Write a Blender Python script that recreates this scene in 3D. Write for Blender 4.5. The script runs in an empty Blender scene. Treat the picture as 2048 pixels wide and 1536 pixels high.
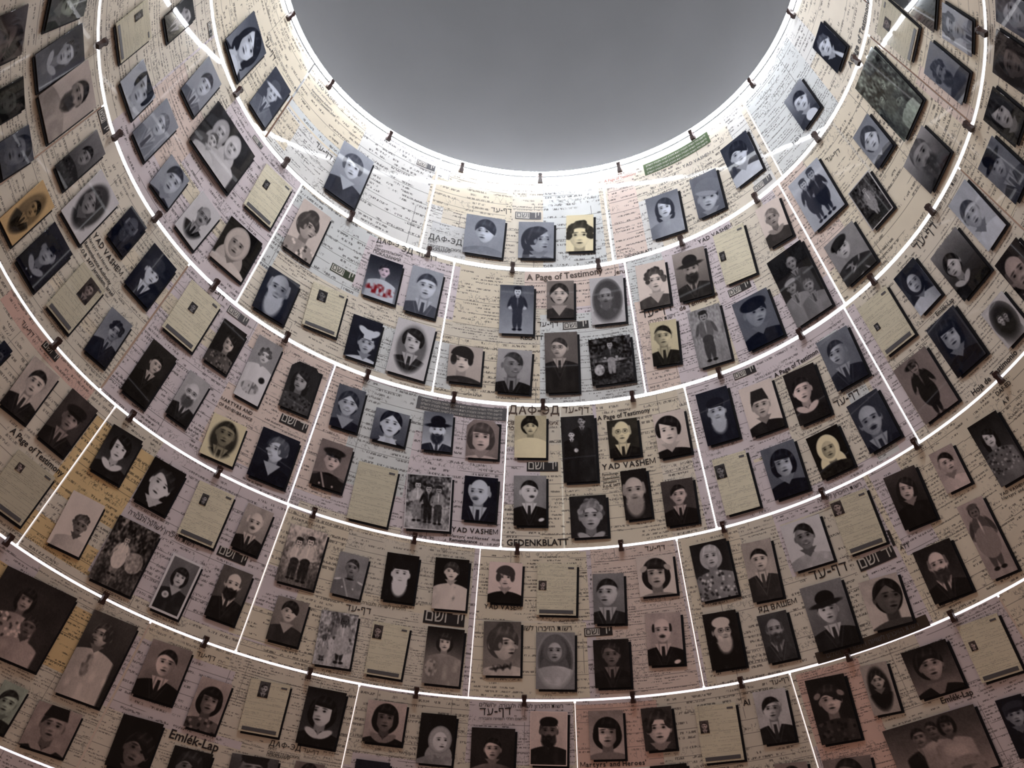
import bpy, math, re
import numpy as np
from mathutils import Matrix, Vector

sc = bpy.context.scene
COL = sc.collection

# ---------------------------------------------------------------- camera, world, light, exposure
CAM_Z = 1.6
AXIS_Y = 5.495                       # the axis of the cone stands 5.5 m in front of the viewer
cam_d = bpy.data.cameras.new('camera')
cam_d.sensor_width = 36.0
cam_d.lens = 2730.4 / 2048 * 36.0
cam_d.clip_end = 100
cam = bpy.data.objects.new('camera', cam_d)
COL.objects.link(cam)
cR, cU, cF = (0.99980741, 0.00815664, 0.01784979), (-0.00790058, -0.66529184, 0.74654159), (-0.01796459, 0.74653884, 0.66509927)
cam.matrix_world = Matrix(((cR[0], cU[0], -cF[0], 0), (cR[1], cU[1], -cF[1], 0), (cR[2], cU[2], -cF[2], CAM_Z), (0, 0, 0, 1)))
sc.camera = cam

w = bpy.data.worlds.new('hall_air')
sc.world = w
w.use_nodes = True
w.node_tree.nodes['Background'].inputs[0].default_value = (1.0, 0.63, 0.48, 1)
w.node_tree.nodes['Background'].inputs[1].default_value = 0.19      # dim warm light of the hall around and below the cone

vs = sc.view_settings
vs.view_transform = 'Standard'
vs.look = 'None'
vs.exposure = 0.0
vs.gamma = 1.0
vs.use_curve_mapping = False

RIM_STRENGTH = 108.0
STRIP = {'A': RIM_STRENGTH, 'B': 2.2, 'C': 1.8, 'D': 1.5, 'E': 1.25, 'F': 1.1}
COVE_STRENGTH = 11.0

# ---------------------------------------------------------------- the cone: rings A (opening) to G (lowest)
RAD = {'A': 1.9311, 'B': 2.2736, 'C': 2.8, 'D': 3.3562, 'E': 3.9663, 'F': 4.6383, 'G': 5.32}
HGT = {'A': 10.5495, 'B': 9.7843, 'C': 8.7654, 'D': 7.7471, 'E': 6.769, 'F': 5.817, 'G': 4.86}


def rowlen(row):
    a, b = row
    return math.hypot(RAD[b] - RAD[a], HGT[a] - HGT[b])


def surf(row, th, v, off=0.0):
    """point on a ring of panels: angle th, v metres down the slope, off metres towards the inside"""
    a, b = row
    L = rowlen(row); dr = RAD[b] - RAD[a]; dz = HGT[a] - HGT[b]
    th = np.asarray(th, float); v = np.asarray(v, float)
    r = RAD[a] + dr * v / L - off * dz / L
    z = HGT[a] - dz * v / L - off * dr / L
    return np.stack([r * np.sin(th), AXIS_Y + r * np.cos(th), z + 0 * th], -1)


def frame(row, th, v, off, rot=0.0):
    a, b = row
    L = rowlen(row); dr = RAD[b] - RAD[a]; dz = HGT[a] - HGT[b]
    s, c = math.sin(th), math.cos(th)
    X = Vector((c, -s, 0)); Y = Vector((-s * dr / L, -c * dr / L, dz / L)); Z = X.cross(Y)
    q = math.radians(rot)
    X2 = X * math.cos(q) + Y * math.sin(q); Y2 = -X * math.sin(q) + Y * math.cos(q)
    P = surf(row, th, v, off)
    return Matrix(((X2[0], Y2[0], Z[0], P[0]), (X2[1], Y2[1], Z[1], P[1]), (X2[2], Y2[2], Z[2], P[2]), (0, 0, 0, 1)))


# ---------------------------------------------------------------- helpers
def mesh(name, verts, faces, mat=None, smooth=False):
    me = bpy.data.meshes.new(name)
    me.from_pydata([tuple(map(float, p)) for p in verts], [], faces)
    if mat: me.materials.append(mat)
    if smooth: me.polygons.foreach_set('use_smooth', [True] * len(me.polygons))
    me.update()
    return me


def link(name, me, parent=None, **props):
    o = bpy.data.objects.new(name, me)
    COL.objects.link(o)
    if parent is not None: o.parent = parent
    for k, v in props.items(): o[k] = v
    return o


def principled(name, col, rough=0.5, emis=None, strength=0.0, metal=0.0, spec=0.5):
    m = bpy.data.materials.new(name); m.use_nodes = True
    b = m.node_tree.nodes['Principled BSDF']
    b.inputs['Base Color'].default_value = (*col, 1)
    b.inputs['Roughness'].default_value = rough
    b.inputs['Metallic'].default_value = metal
    b.inputs['Specular IOR Level'].default_value = spec
    if emis:
        b.inputs['Emission Color'].default_value = (*emis, 1)
        b.inputs['Emission Strength'].default_value = strength
    return m


class NT:
    def __init__(self, m): self.t = m.node_tree; self.n = self.t.nodes
    def new(self, k, **kw):
        x = self.n.new(k)
        for a, b in kw.items(): setattr(x, a, b)
        return x
    def put(self, s, v):
        if hasattr(v, 'links'): self.t.links.new(v, s)
        else: s.default_value = v
    def m(self, op, a, b=None, c=None):
        x = self.new('ShaderNodeMath', operation=op)
        for i, v in enumerate((a, b, c)):
            if v is not None: self.put(x.inputs[i], v)
        return x.outputs[0]
    def vec(self, x, y, z=0.0):
        c = self.new('ShaderNodeCombineXYZ')
        for i, v in enumerate((x, y, z)): self.put(c.inputs[i], v)
        return c.outputs[0]
    def noise(self, vec, scale=1.0, detail=0.0):
        x = self.new('ShaderNodeTexNoise'); self.put(x.inputs['Vector'], vec)
        x.inputs['Scale'].default_value = scale; x.inputs['Detail'].default_value = detail
        return x.outputs['Fac'] if 'Fac' in x.outputs else x.outputs[0]
    def step(self, v, lo, hi):
        r = self.new('ShaderNodeMapRange', interpolation_type='SMOOTHSTEP')
        self.put(r.inputs[0], v); r.inputs[1].default_value = lo; r.inputs[2].default_value = hi
        return r.outputs[0]


def gloss(b, rough=0.022, spec=0.30):
    b.inputs['Roughness'].default_value = rough
    b.inputs['Specular IOR Level'].default_value = spec


def paper_material(name, fixed=None, pitch=0.030, rule=0.1, dens=0.9):
    """paper printed with lines of small type, ruled lines and handwriting"""
    m = bpy.data.materials.new(name); m.use_nodes = True
    N = NT(m); b = N.n['Principled BSDF']; gloss(b)
    uv = N.new('ShaderNodeUVMap', uv_map='UV').outputs[0]
    s = N.new('ShaderNodeSeparateXYZ'); N.put(s.inputs[0], uv); u, v = s.outputs[0], s.outputs[1]
    if fixed is None:
        tint = N.new('ShaderNodeVertexColor', layer_name='tint').outputs[0]
        a = N.new('ShaderNodeVertexColor', layer_name='sheet')
        q = N.new('ShaderNodeSeparateColor'); N.put(q.inputs[0], a.outputs[0])
        seed, scl, den = q.outputs[0], q.outputs[1], q.outputs[2]
    else:
        tint, seed, scl, den = (*fixed, 1), 0.37, 0.5, dens
    seed = N.m('MULTIPLY', seed, 97.0)
    P = N.m('MULTIPLY', N.m('ADD', N.m('MULTIPLY', scl, 0.8), 0.6), pitch)
    row = N.m('ADD', N.m('DIVIDE', v, P), seed)
    ri = N.m('FLOOR', row); rf = N.m('FRACT', row)
    band = N.m('MULTIPLY', N.step(rf, 0.22, 0.34), N.step(rf, 0.82, 0.70))
    let = N.step(N.noise(N.vec(N.m('MULTIPLY', u, 120.0), N.m('ADD', N.m('MULTIPLY', ri, 7.31), N.m('MULTIPLY', rf, 1.7)), seed), 1.0, 1.0), 0.44, 0.52)
    word = N.step(N.noise(N.vec(N.m('MULTIPLY', u, 17.0), N.m('MULTIPLY', ri, 5.77), seed)), 0.40, 0.44)
    seg = N.step(N.noise(N.vec(N.m('MULTIPLY', u, 3.6), N.m('MULTIPLY', ri, 0.73), seed)), 0.44, 0.49)
    text = N.m('MULTIPLY', N.m('MULTIPLY', band, let), N.m('MULTIPLY', word, seg))
    r2 = N.m('ADD', N.m('DIVIDE', v, rule), seed)
    r2i = N.m('FLOOR', r2); r2f = N.m('FRACT', r2)
    gate = N.step(N.noise(N.vec(N.m('MULTIPLY', u, 1.6), N.m('MULTIPLY', r2i, 3.1), seed)), 0.40, 0.42)
    line = N.m('MULTIPLY', N.m('MULTIPLY', N.step(r2f, 0.06, 0.03), gate), 0.75)
    c2 = N.m('FRACT', N.m('ADD', N.m('DIVIDE', u, 0.62), seed))
    vgate = N.step(N.noise(N.vec(N.m('MULTIPLY', u, 1.0), N.m('MULTIPLY', v, 2.3), seed)), 0.52, 0.54)
    vline = N.m('MULTIPLY', N.m('MULTIPLY', N.step(c2, 0.010, 0.006), vgate), 0.7)
    hn = N.noise(N.vec(N.m('MULTIPLY', u, 30.0), N.m('ADD', N.m('MULTIPLY', r2f, 2.2), N.m('MULTIPLY', r2i, 9.1)), seed), 1.0, 1.5)
    hand = N.step(N.m('ABSOLUTE', N.m('SUBTRACT', hn, 0.5)), 0.035, 0.012)
    hgate = N.m('MULTIPLY', N.step(N.noise(N.vec(N.m('MULTIPLY', u, 2.6), N.m('MULTIPLY', r2i, 1.9), N.m('ADD', seed, 40.0))), 0.54, 0.58),
                N.m('MULTIPLY', N.step(r2f, 0.30, 0.42), N.step(r2f, 0.98, 0.86)))
    hand = N.m('MULTIPLY', N.m('MULTIPLY', hand, hgate), 0.5)
    ink = N.m('MAXIMUM', N.m('MAXIMUM', N.m('MULTIPLY', text, 0.80), line), N.m('MAXIMUM', vline, hand))
    ink = N.m('MULTIPLY', ink, den)
    old = N.noise(N.vec(N.m('MULTIPLY', u, 5.0), N.m('MULTIPLY', v, 5.0), seed), 1.0, 4.0)
    mott = N.m('ADD', N.m('MULTIPLY', old, 0.22), 0.89)
    mx = N.new('ShaderNodeMix', data_type='RGBA', blend_type='MULTIPLY')
    mx.inputs[0].default_value = 1.0
    N.put(mx.inputs[6], tint)
    cc = N.new('ShaderNodeCombineColor')
    for i in range(3): N.put(cc.inputs[i], mott)
    N.put(mx.inputs[7], cc.outputs[0])
    mi = N.new('ShaderNodeMix', data_type='RGBA'); N.put(mi.inputs[0], ink)
    N.put(mi.inputs[6], mx.outputs[2]); mi.inputs[7].default_value = (0.035, 0.03, 0.032, 1)
    N.put(b.inputs['Base Color'], mi.outputs[2])
    return m


def colour_material():
    m = bpy.data.materials.new('photo_print'); m.use_nodes = True
    N = NT(m); b = N.n['Principled BSDF']; gloss(b)
    N.put(b.inputs['Base Color'], N.new('ShaderNodeVertexColor', layer_name='print').outputs[0])
    return m


M_PAPER = paper_material('form_paper')
M_PRINT = colour_material()
M_INK = principled('black_ink', (0.016, 0.014, 0.016), 0.5)
M_GREY = principled('grey_ink', (0.10, 0.10, 0.11), 0.5)
M_BROWN = principled('brown_ink', (0.07, 0.045, 0.035), 0.5)
M_RED = principled('red_ink', (0.32, 0.12, 0.10), 0.5)
M_GREEN = principled('green_ink', (0.05, 0.09, 0.03), 0.5)
M_DKGREEN = principled('dark_green_ink', (0.02, 0.035, 0.012), 0.5)
M_UMBER = principled('umber_ink', (0.045, 0.03, 0.02), 0.5)
M_LIGHT = principled('paper_white', (0.62, 0.60, 0.56), 0.5)
M_DROP_SHADOW = principled('drop_shadow_black', (0.008, 0.008, 0.011), 0.7, spec=0.2)
M_CLIP = principled('brown_clip_metal', (0.030, 0.010, 0.008), 0.35)
M_LEVER = principled('clip_wire', (0.06, 0.03, 0.025), 0.3, metal=0.6)
M_FRAME = principled('grey_steel', (0.3, 0.3, 0.31), 0.4, metal=0.7)
INKS = {'k': M_INK, 'g': M_GREY, 'b': M_BROWN, 'r': M_RED, 'n': M_DKGREEN}


def srgb(c):
    c = np.asarray(c, float)
    return np.where(c <= 0.04045, c / 12.92, ((np.maximum(c, 0) + 0.055) / 1.055) ** 2.4)


# ---------------------------------------------------------------- ceiling over the opening, lit from a cove behind the rim
def lathe(profile, seg, centre=(0, AXIS_Y), a0=0.0, a1=2 * math.pi, closed=True):
    P = []; F = []
    n = len(profile); m_ = seg if closed else seg + 1
    for i in range(m_):
        t = a0 + (a1 - a0) * i / seg
        for r, z in profile: P.append((centre[0] + r * math.sin(t), centre[1] + r * math.cos(t), z))
    for i in range(seg):
        j = (i + 1) % m_
        for k in range(n - 1):
            F.append((i * n + k, j * n + k, j * n + k + 1, i * n + k + 1))
    return P, F


zt = HGT['A']
prof = [(2.20, zt - 0.12)]
prof += [(2.20 * math.cos(q) ** 0.75 + 0.001, zt - 0.05 + 3.6 * math.sin(q) ** 0.95) for q in np.linspace(0.0, math.pi / 2, 30)]
P, F = lathe(prof, 128)
m_ceil = bpy.data.materials.new('grey_plaster'); m_ceil.use_nodes = True
N = NT(m_ceil); b = N.n['Principled BSDF']; b.inputs['Roughness'].default_value = 0.9; b.inputs['Specular IOR Level'].default_value = 0.1
tc = N.new('ShaderNodeTexCoord').outputs['Object']
fac = N.m('ADD', N.m('MULTIPLY', N.noise(tc, 1.3, 5.0), 0.03), 0.125)
cc = N.new('ShaderNodeCombineColor'); N.put(cc.inputs[0], fac); N.put(cc.inputs[1], N.m('MULTIPLY', fac, 1.0)); N.put(cc.inputs[2], N.m('MULTIPLY', fac, 1.02)); N.put(b.inputs['Base Color'], cc.outputs[0])
link('ceiling', mesh('ceiling', P, F, m_ceil, True), kind='structure')


def tube_ring(name, r, z, rad, mat, a0=0.0, a1=2 * math.pi, seg=160, off=(0, 0)):
    pr = [(r + rad * math.cos(q), z + rad * math.sin(q)) for q in np.linspace(0, 2 * math.pi, 7)]
    P, F = lathe(pr, seg)
    return mesh(name, P, F, mat, True)


m_cove = principled('cove_light', (0.8, 0.8, 0.8), 0.5, (0.90, 0.92, 1.0), COVE_STRENGTH)
link('trim_cove_light', tube_ring('cove_light', 2.06, zt + 0.02, 0.028, m_cove), kind='structure')

GAP = {'A': 0.0, 'B': .034, 'C': .028, 'D': .019, 'E': .017, 'F': .015}
# the light behind the rim: eight lamp tubes end to end, sides dimmed and the unseen near tube boosted to brighten the far wall
rim = link('trim_1', None, kind='structure')
RIM_MATS = {p: principled('rim_light_%d' % int(p * 100), (0.8, 0.8, 0.8), 0.4, (0.92, 0.95, 1.0), RIM_STRENGTH * p) for p in (0.85, 0.42, 0.14, 0.8, 3.5)}
for k in range(8):
    c_ = k * math.pi / 4
    pw_ = {0: .85, 1: .42, 7: .42, 2: .14, 6: .14, 3: .8, 4: 3.5, 5: .8}[k]
    rr_, zz_, ra_ = RAD['A'] - .020, HGT['A'] + .018, .019
    P, F = lathe([(rr_ + ra_ * math.cos(q), zz_ + ra_ * math.sin(q)) for q in np.linspace(0, 2 * math.pi, 7)], 22, a0=c_ - math.pi / 8, a1=c_ + math.pi / 8 - .002, closed=False)
    link('lamp_tube', mesh('lamp_tube', P, F, RIM_MATS[pw_], True), rim)
for n_, k in enumerate('BCDEF'):
    warm = {'B': (0.97, 0.96, 1.0), 'C': (0.98, 0.96, 1.0), 'D': (1.0, 0.93, 0.98), 'E': (1.0, 0.88, 0.94), 'F': (0.95, 0.85, 1.0)}[k]
    mt = principled('lit_gap_' + k.lower(), (0.8, 0.8, 0.8), 0.4, warm, STRIP[k])
    h_ = GAP[k] / 2 + .012
    zc, rc = HGT[k] + .004, RAD[k] + .009
    P, F = lathe([(rc - .45 * h_, zc + .89 * h_), (rc + .45 * h_, zc - .89 * h_), (rc + .45 * h_ + .004, zc - .89 * h_ + .002), (rc - .45 * h_ + .004, zc + .89 * h_ + .002), (rc - .45 * h_, zc + .89 * h_)], 160)
    link('trim_%d' % (n_ + 2), mesh('lit_gap', P, F, mt, False), kind='structure')

# ---------------------------------------------------------------- the wall of printed panels
SEAMS = {
    'AB': [-1.84, -1.142, -0.435, 0.277, 0.972, 1.67, 2.37, 3.07, 3.75],
    'BC': [-1.562, -0.930, -0.302, 0.316, 0.945, 1.573, 2.20, 2.83, 3.46, 4.09],
    'CD': [-1.62, -1.105, -0.592, -0.081, 0.427, 0.937, 1.45, 1.97, 2.49, 3.00, 3.52, 4.05],
    'DE': [-1.53, -1.053, -0.588, -0.128, 0.330, 0.795, 1.26, 1.73, 2.21, 2.70, 3.19, 3.69, 4.21],
    'EF': [-1.60, -1.18, -0.76, -0.340, 0.079, 0.496, 0.915, 1.335, 1.755, 2.17, 2.59, 3.01, 3.43, 3.85, 4.27],
    'FG': [-1.9 + 2 * math.pi / 17 * i for i in range(17)],
}
LIT_SEAMS = {'AB': (-0.435, 0.277, 0.972), 'BC': (-0.930, -0.302, 0.316, 0.945), 'CD': (-0.592, -0.081, 0.427, 0.937),
             'DE': (-1.053, -0.588, -0.128, 0.330), 'EF': (-0.340, 0.079, 0.496)}
TINT = {'w': (.80, .80, .79), 'y': (.82, .745, .61), 'b': (.74, .77, .78), 'p': (.81, .68, .62), 'm': (.76, .69, .73),
        'c': (.81, .75, .65), 's': (.765, .715, .62), 'g': (.70, .71, .72), 'o': (.82, .62, .34), 'r': (.80, .57, .50)}
CARDS = [
 ('p', 'AB', -1.4458, 0.6991, 0.357, 0.378, -1.9, 'b35-55 tb/h.55,.42,.25 f88 a8 Hl8 ce12 kw', 'smiling dark-haired woman with pointed white collar on blue print'),
 ('p', 'AB', -1.226, 0.6845, 0.245, 0.408, 0.4, 'b30-30 tb/h.48,.42,.2 f80 a-6 Hs20 Cf38-85 cs45', 'man in pale crowned felt hat and grey jacket'),
 ('p', 'AB', -0.786, 0.6333, 0.308, 0.46, -0.3, 'b72-55 tb/h.5,.35,.22 f88 a-6 Hw35 cv20', 'woman with short waved hair and dark low-cut jacket on blue print'),
 ('p', 'AB', -0.2071, 0.698, 0.327, 0.343, 0.0, 'b62-62 tb/h.52,.4,.2 f86 q- Hf25 cp55', 'youth with swept dark fringe and open striped shirt'),
 ('p', 'AB', -0.0061, 0.6966, 0.293, 0.325, -0.5, 'b62-60 tb/h.58,.5,.25 f72 q++ Hg22 cd35', 'girl in profile with long dark braid and bowed head'),
 ('p', 'AB', 0.1635, 0.6437, 0.226, 0.323, -4.5, 'b93-95 ty/h.5,.58,.34 f92 Hc18 cn93', 'round-faced child with tousled curls cut out on white'),
 ('p', 'AB', 0.5028, 0.6734, 0.284, 0.37, -3.1, 'b50-70 tb/h.52,.35,.19 f90 L+ Hl18 cd66', 'young woman in pale blouse with shoulder-length hair'),
 ('p', 'AB', 0.684, 0.6687, 0.244, 0.355, -5.0, 'b48-40 tb/h.5,.6,.3 f75 a12 Cp50-62 cd12', 'young man close up in a soft peaked cap'),
 ('p', 'AB', 0.8617, 0.5686, 0.274, 0.376, -0.6, 'b25-25 tb/h.5,.36,.24 f85 Hf12 cd82', 'girl with dark cropped fringe and pale knitted top'),
 ('p', 'AB', 1.188, 0.6495, 0.238, 0.319, 0.4, 'b62-20 tb/h.55,.42,.24 f85 a-10 Hs12 cd20 kw', 'person with cropped hair and bright white collar'),
 ('p', 'AB', 1.4293, 0.6264, 0.223, 0.342, 2.4, 'b12-8 tb/h.42,.36,.27 f84 Hs30 cd8 ks', 'elderly person on near-black ground with pale scarf strip'),
 ('p', 'BC', -1.7086, 0.3163, 0.218, 0.294, 6.0, 'b12-15 tn/h.6,.3,.25 f70 Hs8 cs14', 'man in dark suit at the very top edge'),
 ('p', 'BC', -1.5992, 0.7512, 0.326, 0.245, 6.0, 'b70-68 tb/h.6,.38,.25 f72 Hw14 cv14', 'wavy-haired woman cut out on pale ground in dark coat'),
 ('p', 'BC', -1.4602, 0.7082, 0.252, 0.383, 1.2, 'b62-58 tb/h.5,.36,.23 f74 Hs42 cs50', 'grey-haired man in light overcoat on the pink sheet'),
 ('p', 'BC', -1.4588, 0.2532, 0.259, 0.346, 6.0, 'b62-58 tb/h.55,.42,.23 f76 Hs18 cs40', 'dark-haired young man with wing collar on the pink sheet'),
 ('p', 'BC', -1.2546, 0.3187, 0.552, 0.383, 2.3, 'b22-20 tn/h.32,.36,.1 f72 Hk66 cd35/h.62,.34,.1 f80 Hk80 cd78/h.3,.62,.08 f76 Hs30 cd75', 'large group photo of women and children in white kerchiefs'),
 ('p', 'BC', -1.3123, 0.7842, 0.26, 0.277, 4.0, 'b62-60 tb/h.55,.42,.27 f74 Hs18 cd12', 'young man in black jersey on grey cutout ground'),
 ('p', 'BC', -1.166, 0.7751, 0.258, 0.351, -3.3, 'b80-78 tn v/h.55,.35,.2 f62 Hz30 m g cs10', 'moustached man with wing collar in white oval mount'),
 ('p', 'BC', -1.0164, 0.7139, 0.343, 0.357, 2.2, 'b10-10 tw/h.46,.42,.2 f66 Hk72 cd76', 'nun-like woman wrapped in long white headscarf'),
 ('p', 'BC', -0.8401, 0.2777, 0.28, 0.431, 0.7, 'b78-78 tw/h.48,.42,.24 f70 q++ Hu30 cz62', 'woman in profile with dark knotted hair and flowered dress'),
 ('p', 'BC', -0.8367, 0.7873, 0.297, 0.35, 2.5, 'b20-18 tb/h.48,.36,.26 f66 L- Hz60 d75 cd16', 'old man with big white beard and one lit eye'),
 ('p', 'BC', -0.5367, 0.312, 0.288, 0.342, 3.7, 'b12-55 tb/h.5,.3,.13 f82 Hs14 cR80', 'tinted colour portrait of a woman with red corsage'),
 ('p', 'BC', -0.3899, 0.2964, 0.266, 0.39, -0.0, 'b66-66 tb/h.55,.38,.26 f82 Hs25 cs35', 'clean-shaven youth in grey suit and tie on pale blue'),
 ('p', 'BC', -0.5385, 0.7694, 0.255, 0.344, 3.0, 'b14-12 tb/h.62,.58,.22 f76 Cw86 cd86', 'child in sailor cap made of white folded cloth'),
 ('p', 'BC', -0.3901, 0.7275, 0.318, 0.453, -1.1, 'b80-80 tn o45/h.5,.36,.2 f80 Hw12 cs14', 'smiling dark-haired woman vignetted in oval in black jacket'),
 ('p', 'BC', -0.0691, 0.3098, 0.277, 0.413, 1.0, 'b35-66 tb/F.52,.04,.9,22,24,82,t', 'boy standing outdoors in navy sailor suit with hands on hips'),
 ('p', 'BC', 0.0795, 0.2336, 0.221, 0.319, -1.7, 'b48-45 tw/h.46,.36,.26 f76 Hm16 cv22', 'stern woman with centre-parted hair and dark blouse'),
 ('p', 'BC', 0.2399, 0.276, 0.277, 0.395, -3.2, 'b74-74 tn V32/h.45,.42,.18 f56 Hz35 d40 cd34', 'bearded man inside a grey oval on light mount'),
 ('p', 'BC', -0.2194, 0.7532, 0.273, 0.305, 2.1, 'b72-70 tw/h.4,.4,.24 f84 Cl18-18 cf22', 'woman in close-fitting cloche hat and fur collar'),
 ('p', 'BC', -0.0696, 0.7639, 0.278, 0.36, -1.6, 'b66-60 tn/h.46,.36,.24 f55 q+ Hs22 cs10 sm', 'broadly smiling man in black coat, white shirt and tie'),
 ('p', 'BC', 0.0766, 0.6972, 0.266, 0.504, -0.2, 'b42-40 tw/h.44,.26,.2 f72 q- Hs20 cs14 g', 'tall portrait of slim man in pince-nez and black suit'),
 ('p', 'BC', 0.2292, 0.7178, 0.34, 0.386, -0.6, 'b22-15 tn n12/F.5,.08,.75,20,60,70,t/x.2,.68,.12,.12,70/x.55,.5,.32,.03,62/x.8,.75,.12,.12,20', 'person sitting on a motorcycle in the street'),
 ('p', 'BC', 0.4009, 0.2393, 0.248, 0.376, -4.0, 'b84-84 tw/h.6,.42,.24 f84 Hc28 cv30', 'young woman with tousled side hair turned aside, dark collar'),
 ('p', 'BC', 0.5398, 0.26, 0.274, 0.405, -5.9, 'b62-35 tw/h.5,.4,.2 f62 Cf14-16 d14 cs16', 'bearded man in black brimmed hat and overcoat'),
 ('p', 'BC', 0.8687, 0.2255, 0.223, 0.34, -5.9, 'b86-86 tw/h.52,.38,.22 f62 Hs45 cw24', 'fair boy with open white collar fading into white'),
 ('p', 'BC', 0.8546, 0.6952, 0.332, 0.583, -0.2, 'b12-14 tn/h.56,.2,.12 f55 Hz40 cs30/h.3,.48,.12 f55 Cc60-60 cs55/h.7,.6,.12 f58 Hs40 cs50', 'three people photographed together on black ground'),
 ('p', 'BC', 0.4001, 0.6723, 0.219, 0.36, -6.0, 'b76-76 ty/h.46,.35,.26 f72 L+ Hs10 cs10', 'clean-shaven man in navy suit on cream with thick eyebrows'),
 ('p', 'BC', 0.5381, 0.7258, 0.27, 0.47, -3.4, 'b58-58 tn n5/F.45,.06,.88,42,28,60,t', 'toddler standing on paving in knitted cap and coat'),
 ('p', 'BC', 0.6938, 0.7621, 0.312, 0.41, -0.7, 'b42-42 tb/h.52,.36,.24 f62 q+ a10 Cb12-12 cd12', 'woman in black beret gazing up to the right'),
 ('p', 'BC', 1.0448, 0.2835, 0.337, 0.446, -1.6, 'b72-68 tb/F.36,.1,.85,22,24,66,c/F.66,.05,.9,16,20,60,c', 'couple standing side by side in dark coats on pale ground'),
 ('p', 'BC', 1.0364, 0.7608, 0.313, 0.374, -0.5, 'b56-54 tn/h.42,.3,.18 f74 Cb8-8 cp18', 'man in black beret and shiny leather coat'),
 ('p', 'BC', 1.1845, 0.6111, 0.252, 0.354, -2.9, 'b22-15 tn n10 W3/F.52,.16,.72,56,58,62,c', 'lone figure in long pale coat on dark field, white-bordered'),
 ('p', 'BC', 1.3137, 0.3812, 0.231, 0.332, -1.9, 'b50-58 tb/h.48,.42,.28 f78 Hm18 cd18', 'pale round-faced girl with hair parted and pinned'),
 ('p', 'BC', 1.405, 0.7994, 0.352, 0.308, 1.8, 'b60-25 tn/h.5,.36,.24 f52 Hs30 d24 cd18', 'bearded man in white cap near the lit seam'),
 ('p', 'BC', 1.4696, 0.3363, 0.367, 0.599, -3.0, 'b28-24 tg n14/h.3,.45,.06 f60 Hs20 cd34/h.55,.4,.05 f60 Hs20 cd30/h.6,.7,.1 f45 Hs20 cd60', 'big dark crowd photo of many people outdoors'),
 ('p', 'BC', 1.8039, 0.4109, 0.301, 0.448, -6.0, 'b10-14 tn/h.5,.4,.2 f40 Hs10 cd12', 'nearly black photo cut by the top edge'),
 ('p', 'BC', 1.7896, 0.7888, 0.263, 0.286, 0.3, 'b66-66 tb/h.5,.35,.25 f62 Hc30 cs45', 'young man with thick hair in pale oval vignette'),
 ('p', 'BC', 1.6528, 0.735, 0.256, 0.394, -2.2, 'b50-46 tb/h.4,.4,.22 f48 Hc26 d20 cd26', 'dark-bearded man in cape on grey-blue print'),
 ('p', 'CD', 1.9206, 0.2374, 0.281, 0.279, -6.0, 'b30-30 tb/h.5,.5,.28 f50 Hs20 cd30', 'face cut by the picture corner at upper right'),
 ('p', 'CD', 1.7946, 0.2205, 0.327, 0.3, -3.7, 'b18-16 tr/h.5,.5,.24 f30 Hs10 cd12', 'dim reddish portrait hidden in shade'),
 ('p', 'CD', 1.6538, 0.2155, 0.273, 0.302, -4.5, 'b16-18 tn o40/h.5,.42,.26 f52 Hl12 cd30', 'woman in dark oval surround'),
 ('p', 'CD', 1.5371, 0.3143, 0.278, 0.37, -3.0, 'b38-40 tb/h.45,.34,.22 f50 Cf10-10 cs22', 'man in black hat with narrow white shirt front'),
 ('p', 'CD', 1.3957, 0.278, 0.249, 0.438, -2.8, 'b58-60 tb/h.4,.42,.27 f58 Hs22 cd66', 'young man close up in white shirt with slicked hair'),
 ('p', 'CD', 1.2731, 0.3603, 0.317, 0.397, -1.5, 'b44-8 tn/h.35,.42,.18 f58 q- Hm10 cw12', 'girl in dark dress with white collar and cuffs'),
 ('p', 'CD', 1.379, 0.6952, 0.278, 0.333, -4.3, 'b14-12 tr/h.4,.5,.3 f50 Hz30 cd12', 'bald man in reddish dark print cut by right edge'),
 ('p', 'CD', 1.1445, 0.2408, 0.231, 0.347, 0.8, 'b16-30 tb/h.5,.38,.24 f54 L- Hk14 cd62', 'woman in light dress with hand at her dark hair'),
 ('p', 'CD', 1.1416, 0.6609, 0.291, 0.412, -1.8, 'b20-14 tb/h.46,.36,.24 f56 Hb14 cd8', 'woman with rolled hair in black on blue-black ground'),
 ('p', 'CD', 1.2687, 0.7938, 0.24, 0.305, -1.8, 'b62-60 tn V14/h.4,.42,.1 f60 Hs20 cd12/h.58,.45,.09 f50 Hs20 cd12', 'dim couple inside a tilted black oval'),
 ('p', 'CD', 1.0198, 0.7394, 0.312, 0.454, -0.5, 'b42-45 tr/F.5,.06,.98,10,10,45,c/x.42,.12,.16,.05,10', 'man in wide hat and floor-length black coat'),
 ('p', 'CD', 0.8683, 0.2863, 0.28, 0.406, -2.8, 'b42-38 tb/h.45,.36,.22 f55 L- q- Hs16 cs14', 'man in dark suit and tie glancing left'),
 ('p', 'CD', 0.8667, 0.7377, 0.274, 0.392, 0.3, 'b24-18 tb/h.44,.46,.28 f54 Hz24 m cs12', 'bald heavy-set man with moustache and striped tie'),
 ('p', 'CD', 0.7427, 0.3718, 0.264, 0.411, -3.8, 'b16-12 tr/h.42,.4,.24 f70 L- Hs8 cw14', 'dark-haired young man with white open collar, brown print'),
 ('p', 'CD', 0.6181, 0.325, 0.275, 0.388, -2.4, 'b70-74 tw/h.5,.46,.22 f62 Ct18-18 cd12', 'boy in pointed cap with blurred pale surround'),
 ('p', 'CD', 0.4978, 0.2723, 0.259, 0.422, -1.4, 'b18-14 tb/h.52,.42,.23 f66 Ck12-12 d62 cd12', 'man in tall turban with grizzled beard'),
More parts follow.
